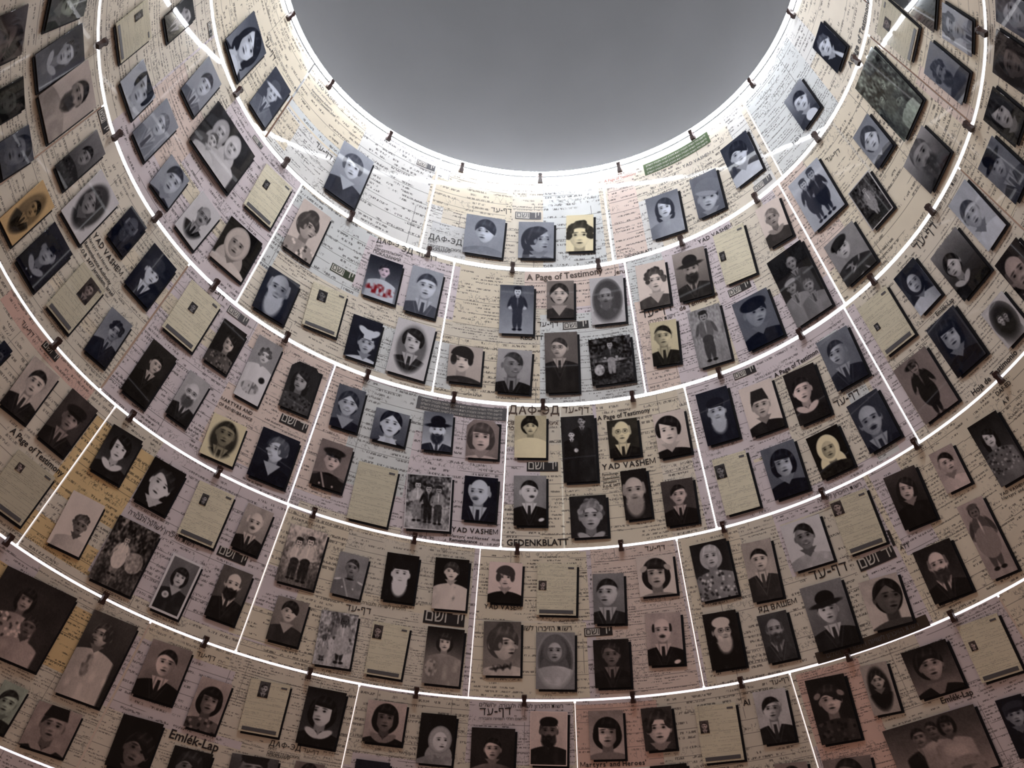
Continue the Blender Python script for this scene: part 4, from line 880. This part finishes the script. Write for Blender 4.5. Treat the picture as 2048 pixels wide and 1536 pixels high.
    shade = 1 + .20 * light * x - .16 * np.clip(x * x + (y / 1.3) ** 2, 0, 1.2) + .05 * (-y)
    c.mix(face, np.clip(f * 1.1 * shade, 0, 1))
    inside = face
    t = turn * 1.25
    F_ = lambda m, v: c.mix(m * inside, v)
    for s_ in (-1, 1):
        ex = s_ * .42 + t
        F_(E(ex, -.10, .27, .17, soft=.35) * .55, f * .45)
        F_(E(ex, -.09, .13, .085), f * .14)
        F_(E(ex, -.33, .26, .065, s_ * .12) * .75, f * .3)
    F_(E(t * 1.25 + .02, .22, .10, .3, soft=.3) * (.28), f * (.65 if light < 0 else .75))
    F_(E(t * 1.2, .44, .2, .075, soft=.15) * .65, f * .5)
    F_(E(t * 1.2, .73, .33 if smile else .27, .085) * .95, f * .26); F_(E(t - .62 * np.sign(light), .35, .32, .55, soft=.5) * .3, f * .62)
    if smile: F_(E(t * 1.2, .70, .24, .07), min(f * 1.25, .95)); F_(E(t * 1.2, .60, .3, .05) * .4, f * .5)
    F_(E(t * 1.1, .92, .25, .08, soft=.2) * .35, f * .6)
    if mou: F_(E(t * 1.2, .60, .34, .11), min(.2, f * .3) if hair != 'z' or ht < .3 else f * .45)
    if beard is not None:
        bm = np.clip(E(t * .5, 1.05, .86, .95, soft=.3) - E(t * .8, .15, .70, .62), 0, 1)
        c.mix(bm, beard); c.mix(bm * np.clip(c.field(16), 0, 1), min(beard + .2, .9)); F_(E(t * 1.2, .62, .40, .10), beard * .9); F_(E(t * 1.2, .77, .2, .05), f * .4)
        if beard > .45: c.mix(E(t * .4, 1.45, .85, 1.15, soft=.35) * np.clip(y - .55, 0, 1), beard * .97)
    if abs(turn) > .3:
        q = np.sign(turn)
        c.mix(E(q * 1.02, .22, .17, .14, q * .5), f * .85); c.mix(E(-q * .75, -.25, .62, .95) * sm(.55 - y), ht); c.mix(E(-q * .35, .12, .16, .27), f * .8)
    if gla:
        for s_ in (-1, 1):
            q = E(s_ * .42 + t, -.08, .33, .26) * .75 - E(s_ * .42 + t, -.08, .27, .21)
            F_(np.clip(q, 0, 1), .08)
    # front hair: everything of the skull above the hair line
    skull = E(0, -.22, 1.13, 1.26)
    if hair == 's': c.mix(E(0, -.20, 1.10, 1.22) * sm(-.86 + .10 * np.sin(x * 3 + 1) + .60 * (x - part) ** 2 - y, .14) * sm(.02 - y, .2), ht)
    if hair == 'f': c.mix(E(0, -.3, 1.2, 1.25) * sm(-.42 + .25 * np.sin(x * 2.2) + .75 * x ** 2 * .6 - y) * sm(.3 - y), ht)
    if hair == 'b': c.mix(E(0, -.1, 1.32, 1.4) * np.clip(sm(-.45 - y + .1 * x) + sm(np.abs(x) - .82), 0, 1) * sm(.95 - y), ht)
    if hair == 'l': c.mix(E(0, -.15, 1.25, 1.35) * np.clip(sm(-.60 + .5 * x - y) + sm(np.abs(x) - .86), 0, 1), ht)
    if hair == 'w': c.mix(E(0, -.22, 1.3, 1.3) * np.clip(sm(-.55 + .4 * x - y) + sm(np.abs(x) - .83), 0, 1) * sm(.55 - y), ht)
    if hair == 'm': c.mix(E(0, -.18, 1.2, 1.28) * np.clip(sm(-.92 + .85 * np.abs(x) ** 1.2 - y), 0, 1) * sm(.35 - y), ht)
    if hair == 'u': c.mix(E(0, -.28, 1.2, 1.25) * sm(-.55 + .5 * x ** 2 - y), ht)
    if hair == 'g': c.mix(E(-.1, -.2, 1.25, 1.3) * sm(-.42 - .75 * (x - .1) - y), ht)
    if hair == 'z': c.mix(skull * sm(np.abs(x) - .84) * sm(.15 - y) * sm(y + .75), ht)
    if hair == 'c':
        for q in range(26):
            a_ = c.r.uniform(math.pi * .93, math.pi * 2.07); rr = c.r.uniform(.85, 1.2)
            c.mix(E(math.cos(a_) * rr, math.sin(a_) * rr * 1.15 - .15, .3, .28, c.r.rand()), ht * c.r.uniform(.7, 1.35))
        c.mix(skull * sm(-.82 + .35 * x ** 2 - y, .14), ht)
    if hair == 'k':
        c.mix(np.clip(E(0, -.1, 1.45, 1.65) - E(0, .12, .88, 1.12), 0, 1) * sm(1.6 - y), ht)
        c.mix(np.clip(E(0, -.1, 1.5, 1.7) - E(0, -.1, 1.3, 1.5), 0, 1) * .3, ht * .7)
    if hair not in 'zk':
        ring = np.clip(E(0, -.2, 1.25, 1.32) - E(0, .1, .9, 1.0), 0, 1) * sm(-.1 - y, .3)
        c.mix(ring * np.clip(np.sin(x * 9 + 3 * y + c.r.rand() * 6), 0, 1) * .35, min(ht + .22, .9))
        c.mix(E(-.3 * light, -.95, .5, .16, .2, soft=.4) * .35, min(ht + .25, .9))
    if hat:
        k, (a1, a2) = hat
        if k == 'f':
            c.mix(E(0, -1.22, 1.02, .78), a1); c.mix(E(0, -.72, 1.05, .2), a1 * .55); c.mix(E(0, -.66, 1.75, .3, -.06), a2)
        elif k == 'k': c.mix(E(0, -1.02, 1.08, .62) * sm(-.52 - y), a1)
        elif k == 'c': c.mix(E(.1, -.95, 1.35, .6, -.1), a1); c.mix(E(.25, -.55, 1.0, .2), a1 * .6)
        elif k == 'p': c.mix(E(0, -1.1, 1.45, .95), a1); c.mix(E(-.2, -.5, 1.15, .25, .12), a2)
        elif k == 'm': c.mix(E(0, -1.15, 1.5, .5), a1); c.mix(E(0, -.82, 1.05, .3), a2); c.mix(E(0, -.6, .9, .16), .04)
        elif k == 't': c.mix(sm(.98 - np.abs(x) * (1 + .0 * y) + .28 * (y + 1)) * sm(-.62 - y) * sm(y + 1.9), a1)
        elif k == 'b': c.mix(E(-.15, -.85, 1.35, .62, -.18), a1)
        elif k == 'l': c.mix(E(0, -.55, 1.28, 1.1) * sm(-.35 + .25 * x - y), a1); c.mix(E(-.9, -.05, .35, .6), a1); c.mix(E(.95, -.05, .3, .55), a1)
        elif k == 'r':
            for s_ in (-1, 1): c.mix(E(s_ * 1.15, -.55, .38, .25, s_ * .6), a1)
        elif k == 'w': c.mix(E(0, -1.05, 1.15, .6), .12); c.mix(E(-.6, -1.5, .9, .4, .5), a1); c.mix(E(.75, -1.4, .8, .4, -.6), a1); c.mix(sm(.55 - np.abs(x)) * sm(y + 1.8) * sm(-.55 - y), a1)
        elif k == 'R':
            for s_ in (-1, 1): c.mix(E(s_ * 1.2, -.35, .35, .25, s_ * .7), a1)
    if sg:
        for q in range(9): c.mix(c.ell(.25 + q * .06, c.a * .88 - .01 * q, .03, .012, q) , .05)


def figure(c, t):
    v = t[1:].split(','); cx, y0, hh = [float(q) for q in v[:3]]; bt, lt, ft = [float(q) / 100 for q in v[3:6]]; kind = v[6]
    H = hh * c.a; y0 *= c.a; k = H / 7.0; c.softl = max(c.soft * 1.2, .01)
    X = (c.X - cx) / k; Y = (c.Y - y0) / k; c.softl = c.softl / k
    E = lambda *a, **q: c.ell(*a, X=X, Y=Y, **q)
    for s_ in (-1, 1):
        if kind == 'c': c.mix(E(s_ * .3, 5.6, .28, 1.0), lt)
        else: c.mix(E(s_ * .36, 5.1, .40, 1.7), lt if kind == 't' else ft * .8)
        c.mix(E(s_ * .42, 6.8, .34, .2), .1)
        c.mix(E(s_ * 1.15, 2.4, .26, .95, s_ * -.35), bt * .85); c.mix(E(s_ * 1.1, 3.35, .32, .25), ft * .9)
    if kind == 't': c.mix(E(0, 2.6, 1.0, 1.5), bt); c.mix(E(0, 3.9, .78, .6), lt)
    else: c.mix(E(0, 2.4, .95, 1.3), bt); c.mix(E(0, 4.0, 1.15 if kind == 'c' else 1.3, 1.7), bt if kind == 'c' else lt)
    c.mix(E(0, 1.35, .3, .4), ft * .8); c.mix(E(0, .62, .62, .78), .14); c.mix(E(0, .78, .52, .66), ft)
    c.mix(E(-.18, .72, .1, .08), .15); c.mix(E(.2, .72, .1, .08), .15); c.mix(E(0, 1.1, .2, .07), .25)
    c.mix(E(0, .12, .62, .3), .3 if kind != 't' else .16); c.mix(E(.35 * 0, 2.2, .10, .7), min(bt + .25, .9))


TM = {'n': (1, .99, 1.0), 'b': (.955, .985, 1.03), 'w': (1.04, .98, .94), 'y': (1.05, 1.0, .84), 'r': (1.05, .955, .925), 'g': (.93, 1.0, .93), 'S': (1.06, .90, .66)}


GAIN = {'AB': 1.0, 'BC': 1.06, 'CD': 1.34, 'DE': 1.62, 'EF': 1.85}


def paint(style, w, h, nx, ny, seed, gain=1.0):
    c = Canvas(w, h, nx, ny, seed)
    segs = style.split('/'); g = segs[0].split(); b1, b2 = .5, .5; tm = TM['n']; oval = None; vig = None; bor = 0; noise = .03; soft_v = False
    for t in g:
        if t[0] == 'b': b1, b2 = num2(t[1:])
        elif t[0] == 't': tm = TM[t[1]]
        elif t[0] == 'n': noise = float(t[1:]) / 60
        elif t[0] == 'o': oval = float(t[1:]) / 100
        elif t[0] == 'V': vig = float(t[1:]) / 100
        elif t == 'v': soft_v = True
        elif t[0] == 'W': bor = float(t[1:]) / 100
    yy = c.Y / c.a
    paper = b1
    c.G = b1 + (b2 - b1) * yy
    c.softl = c.soft
    if oval is not None: c.mix(c.ell(.5, .48 * c.a, .40, .42 * c.a, soft=.12), oval)
    if vig is not None: c.mix(c.ell(.5, .5 * c.a, .46, .47 * c.a), vig)
    c.G += c.field(5) * noise * 1.6
    if noise > .08: c.G += c.field(22) * noise * 2.0 * (yy < .6); c.G += c.field(30) * noise * .8
    for s in segs[1:]:
        tok = s.split()
        if tok[0][0] == 'F': figure(c, tok[0])
        elif tok[0][0] == 'x':
            v = [float(q) for q in tok[0][1:].split(',')]; c.softl = c.soft * 1.5
            m = c.ell(v[0], v[1] * c.a, v[2], v[3] * c.a); c.mix(m, v[4] / 100); c.mix(m * np.clip(c.field(18) * 1.2, 0, 1), .2 + .4 * (v[4] < 40))
        else: person(c, tok)
    if oval is not None or vig is not None or soft_v:
        e = 1 - (c.ell(.5, .5 * c.a, .46, .47 * c.a) if vig is not None else c.ell(.5, .48 * c.a, .42, .45 * c.a, soft=.10))
        c.mix(e, paper)
        if vig is not None: c.mix(np.clip(c.ell(.5, .5 * c.a, .465, .475 * c.a) - c.ell(.5, .5 * c.a, .445, .455 * c.a), 0, 1) * .5, .7)
    c.G += c.field(28) * noise * .6
    c.G += (c.r.rand(ny, nx) - .5) * .03
    if bor:
        e = np.minimum(np.minimum(c.X, 1 - c.X), np.minimum(c.Y, c.a - c.Y)) < bor
        c.G = np.where(e, .72, c.G)
    G = np.clip(c.G, .015, .97) ** 1.12
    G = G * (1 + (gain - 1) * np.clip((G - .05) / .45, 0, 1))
    G = np.where(G > .72, .72 + .22 * np.tanh((G - .72) / .22), G)
    rgb = np.stack([G * tm[0], G * tm[1], G * tm[2] + (.015 if tm is TM['b'] else .008)], -1)
    if tm is TM['b']: rgb = rgb + ((1 - np.clip(G * 1.4, 0, 1)) ** 1.5)[..., None] * np.array((-.01, .005, .05))
    if 'cR80' in style:            # hand-tinted red corsage
        c.softl = c.soft * 2
        m = (c.ell(.5, .78 * c.a, .42, .14 * c.a) * np.clip(.5 + c.field(14) * 2.2, 0, 1))[..., None]
        rgb = rgb * (1 - m) + np.array((.48, .06, .10)) * m
        m2 = (c.ell(.5, .3 * c.a, .16, .16 * c.a))[..., None] * .35
        rgb = rgb * (1 - m2) + rgb * np.array((1.15, .8, .85)) * m2
    return srgb(np.clip(rgb, 0, 1))


def colour_card(name, w, h, rgb, depth, clipc=0.0):
    """a card with a painted front (one colour per grid vertex), sides and back"""
    ny, nx = rgb.shape[:2]
    x = np.linspace(-w / 2, w / 2, nx); y = np.linspace(h / 2, -h / 2, ny)
    X, Y = np.meshgrid(x, y)
    if clipc:                                       # clipped upper corners
        lim = w / 2 - np.clip(clipc - (h / 2 - Y), 0, clipc)
        X = np.clip(X, -lim, lim)
    V = np.stack([X, Y, np.zeros_like(X)], -1).reshape(-1, 3)
    q = (np.arange(ny - 1)[:, None] * nx + np.arange(nx - 1)[None]).ravel()
    F = np.stack([q, q + nx, q + nx + 1, q + 1], -1)
    n = nx * ny
    c4 = [0, nx - 1, n - 1, n - nx]
    V = np.vstack([V, V[c4] + np.array((0, 0, -depth))])
    side = [(c4[0], c4[1], n + 1, n), (c4[1], c4[2], n + 2, n + 1), (c4[2], c4[3], n + 3, n + 2), (c4[3], c4[0], n, n + 3), (n, n + 1, n + 2, n + 3)]
    F = np.vstack([F, np.array(side)])
    me = bpy.data.meshes.new(name)
    me.vertices.add(len(V)); me.vertices.foreach_set('co', V.astype(np.float32).ravel())
    me.loops.add(F.size); me.loops.foreach_set('vertex_index', F.astype(np.int32).ravel())
    me.polygons.add(len(F)); me.polygons.foreach_set('loop_start', np.arange(0, F.size, 4, dtype=np.int32))
    me.update(calc_edges=True)
    at = me.color_attributes.new('print', 'FLOAT_COLOR', 'POINT')
    C4 = np.ones((len(V), 4), np.float32); C4[:n, :3] = rgb.reshape(-1, 3); C4[n:, :3] = rgb.reshape(-1, 3)[c4] * .6
    at.data.foreach_set('color', C4.ravel())
    me.materials.append(M_PRINT)
    return me


def box(name, x0, x1, y0, y1, z0, z1, mat, bev=0.0):
    V = [(x0, y0, z0), (x1, y0, z0), (x1, y1, z0), (x0, y1, z0), (x0, y0, z1), (x1, y0, z1), (x1, y1, z1), (x0, y1, z1)]
    return mesh(name, V, [(3, 2, 1, 0), (4, 5, 6, 7), (0, 1, 5, 4), (1, 2, 6, 5), (2, 3, 7, 6), (3, 0, 4, 7)], mat)


DOC_MATS = {}
def doc_material(tone):
    if tone not in DOC_MATS:
        l = float(srgb(tone / 100 + .12))
        DOC_MATS[tone] = paper_material('page_%d' % tone, (l, l * .94, l * .74), pitch=0.0115, rule=0.052, dens=.42)
    return DOC_MATS[tone]


RING = {'AB': 'top ring', 'BC': 'second ring', 'CD': 'third ring', 'DE': 'fourth ring', 'EF': 'lowest ring'}
for i, cd in enumerate(CARDS):
    kind, row, th, t, w, h, rot = cd[:7]
    L = rowlen(row); r = RAD[row[0]] + (RAD[row[1]] - RAD[row[0]]) * t
    sag = w * w / (8 * r)
    M = frame(row, th, t * L, sag * 1.35 + 0.018, rot)
    rng = np.random.RandomState(i + 5)
    if kind == 'p':
        style, desc = cd[7], cd[8]
        nx = int(max(30, min(90, w * 225))); ny = int(nx * h / w)
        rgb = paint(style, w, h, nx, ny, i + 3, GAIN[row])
        big = style.count('/') > 1
        me = colour_card('photo_print', w, h, rgb, 0.006, 0.05 if 'clipped' in desc else 0)
        o = link('group_photo' if big else 'portrait_photo', me, None)
        o['category'] = 'photograph'; o['group'] = 'photographs fixed over the printed panels'
    else:
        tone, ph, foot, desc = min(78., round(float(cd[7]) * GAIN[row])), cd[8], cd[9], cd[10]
        me = box('page', -w / 2, w / 2, -h / 2, h / 2, -.006, 0, doc_material(tone))
        uvs = []
        for p in me.loops:
            co = me.vertices[p.vertex_index].co; uvs.append((co.x + i, -co.y + i * .3))
        add_uv(me, uvs)
        o = link('testimony_page', me, None)
        o['category'] = 'document'; o['group'] = 'form pages fixed over the printed panels'
        x, y, pw, phh = [float(q) for q in ph.split(',')]
        if pw > 0:
            st = 'b%d-%d t%s/h.5,.42,.26 f%d Hs16 cs14' % (28, 20, 'r' if 'red' in desc or 'brown' in desc or 'amber' in desc else 'n', 48)
            a = phh * h / (pw * w)
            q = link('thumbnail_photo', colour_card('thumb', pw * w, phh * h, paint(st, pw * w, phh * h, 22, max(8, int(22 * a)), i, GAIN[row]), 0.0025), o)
            q.location = (-w / 2 + (x + pw / 2) * w, h / 2 - (y + phh / 2) * h, 0.003)
        if foot == 'k':
            fb = link('footer_band', box('footer', -w * .43, w * .43, -h * .47, -h * .40, 0, .002, M_GREY if tone > 50 else M_UMBER), o)
        link('stamp_mark', box('stamp', w * .28, w * .43, h * .40, h * .435, 0, .002, M_GREY), o)
    o['label'] = desc + ', ' + RING[row]
    o.matrix_world = M
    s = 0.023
    bd = link('drop_shadow', box('drop_shadow_slab', -w / 2 + s, w / 2 + s * .8, -h / 2 - s * .8, h / 2 - s, -.013, -.0065, M_DROP_SHADOW), o)  # dark slab set right and down, stands in for the card's drop shadow

# ---------------------------------------------------------------- headings printed on the panels
FONT_CACHE = {}
def font_glyph(body):
    cu = bpy.data.curves.new('lettering', 'FONT'); cu.body = body; cu.resolution_u = 2; cu.offset = 0.003 if re.search('[\u0590-\u05ff]', body) else (0.014 if re.search('[\u0400-\u04ff]', body) else 0.020)
    ob = bpy.data.objects.new('lettering', cu); COL.objects.link(ob)
    bpy.context.view_layer.update()
    dg = bpy.context.evaluated_depsgraph_get(); me = ob.evaluated_get(dg).to_mesh()
    V = np.zeros(len(me.vertices) * 3); me.vertices.foreach_get('co', V); V = V.reshape(-1, 3)[:, :2].copy()
    F = [tuple(p.vertices) for p in me.polygons]
    bpy.data.objects.remove(ob); bpy.data.curves.remove(cu)
    return V, F


def bars(*rects):
    V = []; F = []
    for x0, x1, y0, y1 in rects:
        n = len(V); V += [(x0, y0), (x1, y0), (x1, y1), (x0, y1)]; F.append((n, n + 1, n + 2, n + 3))
    return V, F


def arc(cx, cy, rx, ry, a0, a1, th=.095, n=20):
    V = []; F = []
    for i in range(n + 1):
        q = math.radians(a0 + (a1 - a0) * i / n)
        V += [(cx + rx * math.cos(q), cy + ry * math.sin(q)), (cx + (rx - th) * math.cos(q), cy + (ry - th) * math.sin(q))]
        if i: k = len(V); F.append((k - 4, k - 2, k - 1, k - 3))
    return V, F


def join(a, b):
    n = len(a[0]); return a[0] + b[0], a[1] + [tuple(k + n for k in f) for f in b[1]]


LETTER_M = ([(0, 0), (.085, 0), (.085, .72), (0, .72), (.65, 0), (.735, 0), (.735, .72), (.65, .72),
             (0, .72), (.10, .72), (.41, .10), (.325, .10), (.635, .72), (.735, .72), (.41, .10), (.325, .10)],
            [(0, 1, 2, 3), (4, 5, 6, 7), (8, 11, 10, 9), (12, 15, 14, 13)])
OWN = {'M': LETTER_M, 'М': LETTER_M, 'ד': bars((0, .55, .52, .615), (.385, .48, 0, .615)),
       'ף': bars((.04, .48, .52, .615), (.385, .48, -.2, .615), (.04, .135, .33, .615), (.04, .24, .30, .385)),
       'Ф': join(arc(.38, .37, .37, .27, 0, 360), bars((.33, .43, -.04, .77))),
       'Э': join(arc(.26, .365, .34, .375, -140, 140), bars((.16, .56, .32, .41)))}


def glyphs(s):
    if s in FONT_CACHE: return FONT_CACHE[s]
    body = s[::-1] if re.search('[\u0590-\u05ff]', s) else s
    if not any(ch in OWN for ch in body):
        V, F = font_glyph(body)
    else:
        V = np.zeros((0, 2)); F = []; x = 0.0
        for ch in body:
            if ch == ' ': x += .30; continue
            if ch in OWN: v, f = np.array(OWN[ch][0], float), list(OWN[ch][1])
            else:
                if ch not in FONT_CACHE: FONT_CACHE[ch] = font_glyph(ch)
                v, f = FONT_CACHE[ch]
                if ch == '-': v = v.copy(); v[:, 1] += .06
            v = v - np.array((v[:, 0].min(), 0)); n = len(V)
            V = np.vstack([V, v + np.array((x, 0))]); F = F + [tuple(k + n for k in q) for q in f]
            x += v[:, 0].max() + .10
    V = V.copy(); V[:, 0] -= V[:, 0].min()
    FONT_CACHE[s] = (V, F); return V, F


def lettering(name, row, th0, v0, th1, v1, s, mat, squash=1.0, off=.0035, parent=None):
    V, F = glyphs(s)
    W = V[:, 0].max(); r = RAD[row[0]] + (RAD[row[1]] - RAD[row[0]]) * (v0 + v1) / 2 / rowlen(row)
    bx, by = (th1 - th0) * r, (v1 - v0)
    n = math.hypot(bx, by); sc_ = n / W; ux, uy = bx / n, by / n
    gx, gy = V[:, 0] * sc_, V[:, 1] * sc_ * squash
    u = gx * ux + gy * uy; v = gx * uy - gy * ux
    P = surf(row, th0 + u / r, v0 + v, off)
    return link(name, mesh('lettering', P, F, mat), parent or panel_at(row, (th0 + th1) / 2))


for row, a0, t0, a1, t1, s, col in TEXTS:
    L = rowlen(row)
    lettering('printed_heading', row, a0, t0 * L, a1, t1 * L, s, INKS[col])


def surf_box(name, row, th0, th1, v0, v1, o0, o1, mat, parent, n=6):
    V = []; F = []
    for i in range(n + 1):
        t = th0 + (th1 - th0) * i / n
        for v, o in ((v0, o0), (v1, o0), (v1, o1), (v0, o1)): V.append(surf(row, t, v, o))
    for i in range(n):
        for k in range(4): F.append((i * 4 + k, (i + 1) * 4 + k, (i + 1) * 4 + (k + 1) % 4, i * 4 + (k + 1) % 4))
    F += [(0, 1, 2, 3), tuple(n * 4 + k for k in (3, 2, 1, 0))]
    return link(name, mesh(name, V, F, mat), parent)


for row, th, t, w, st, col in LOGOS:
    L = rowlen(row); v = t * L; r = RAD[row[0]] + (RAD[row[1]] - RAD[row[0]]) * t
    hgt = w * .30; da = w / 2 / r; pa = panel_at(row, th); mt = {'k': M_INK, 'g': M_GREY, 'n': M_DKGREEN}[col]
    surf_box('logo_box', row, th - da, th + da, v - hgt / 2, v + hgt / 2, .001, .003, mt, pa)
    split = st == 'f'
    # white field on the left part carrying dark letters, white letters on the dark part
    if split:
        surf_box('logo_field', row, th - da * .93, th + da * .10, v - hgt * .40, v + hgt * .40, .003, .004, M_LIGHT, pa)
        lettering('logo_lettering', row, th - da * .86, v + hgt * .27, th + da * .05, v + hgt * .27, 'ושם', mt, 1.0, .005, pa)
        lettering('logo_lettering', row, th + da * .24, v + hgt * .27, th + da * .84, v + hgt * .27, 'יד', M_LIGHT, 1.0, .005, pa)
    else:
        lettering('logo_lettering', row, th - da * .9, v + hgt * .28, th + da * .9, v + hgt * .28, 'יד ושם', M_LIGHT, 1.15, .005, pa)

for row, a0, t0, a1, t1, col in BANNERS:
    L = rowlen(row); r = RAD[row[0]]; v0, v1 = t0 * L, t1 * L
    vm, hh = v0, .085
    if col == 'green': vm = (v0 + v1) / 2; hh = .10
    if col == 'grey': vm = (v0 + v1) / 2; hh = .10
    if col == 'brown': vm = (v0 + v1) / 2 + .01; hh = .085
    pa = panel_at(row, (a0 + a1) / 2)
    surf_box('print_banner', row, a0, a1, vm - hh / 2, vm + hh / 2, .001, .003, {'green': M_GREEN, 'grey': M_GREY, 'brown': M_UMBER}[col], pa, 10)
    if col != 'brown':
        for q in range(3):
            v = vm - hh / 2 + hh * (.30 + .31 * q)
            lettering('banner_lettering', row, a0 + .012, v, a1 - .012, v, 'לרישום חללי השואה והגבורה רשות הזיכרון לשואה ולגבורה ירושלים', M_LIGHT, 1.1, .0045, pa)
    else:
        lettering('banner_lettering', row, a0 + .02, vm + .015, a1 - .02, vm + .015, 'רשות הזיכרון לשואה ולגבורה ירושלים', M_GREY, 1.0, .0045, pa)

# ---------------------------------------------------------------- clips that join the rings of panels
def clip_mesh():
    out = [(-.015, .036), (.015, .036), (.017, .022), (.0125, .004), (.0125, -.004), (.017, -.020), (.016, -.034), (-.016, -.034), (-.017, -.020), (-.0125, -.004), (-.0125, .004), (-.017, .022)]
    n = len(out)
    V = [(x, y, .004) for x, y in out] + [(x * .8, y * .95, .026) for x, y in out]
    F = [tuple(range(n))[::-1], tuple(range(n, 2 * n))] + [(i, (i + 1) % n, n + (i + 1) % n, n + i) for i in range(n)]
    V = [(x * 1.3, y * 1.3, z * 1.2) for x, y, z in V]
    return mesh('clip_body', V, F, M_CLIP)


def lever_mesh():
    V = []; F = []
    pts = [(-.010, .004, .025), (-.011, .016, .031), (0, .020, .033), (.011, .016, .031), (.010, .004, .025)]
    for x, y, z in pts:
        for q in range(4): V.append((x + .002 * math.cos(q * math.pi / 2), y + .002 * math.sin(q * math.pi / 2), z + .002 * (q % 2)))
    for i in range(len(pts) - 1):
        for q in range(4): F.append((i * 4 + q, (i + 1) * 4 + q, (i + 1) * 4 + (q + 1) % 4, i * 4 + (q + 1) % 4))
    V = [(x * 1.3, y * 1.3, z * 1.2) for x, y, z in V]
    return mesh('clip_lever', V, F, M_LEVER)


cm, lm_ = clip_mesh(), lever_mesh()
WHERE = {'A': 'rim of the ceiling opening', 'B': 'first lit seam below the opening', 'C': 'second lit seam below the opening',
         'D': 'third lit seam below the opening', 'E': 'fourth lit seam below the opening'}
WORD = {'A': 'rim', 'B': 'first lit seam', 'C': 'second lit seam', 'D': 'third lit seam', 'E': 'fourth lit seam'}
USED = set()
SPOTS = [(Vector(frame(c[1], c[2], c[3] * rowlen(c[1]), 0).translation), c[-1]) for c in CARDS]
for k, ths in CLIPS:
    row = {'A': 'AB', 'B': 'BC', 'C': 'CD', 'D': 'DE', 'E': 'EF'}[k]
    for th in ths:
        o = link('binder_clip', cm, None)
        M = frame(row, th, 0.0 if k != 'A' else .022, 0.012)
        for dist, d_ in sorted(((p - M.translation).length, q) for p, q in SPOTS):
            lb = 'dark clip on the %s nearest the %s' % (WORD[k], ' '.join(d_.replace(',', '').split()[:6]))
            if lb not in USED: break
        USED.add(lb); o['label'] = lb
        o['category'] = 'clip'; o['group'] = 'clips along the ' + WHERE[k]
        o.matrix_world = M
        link('lever', lm_, o)
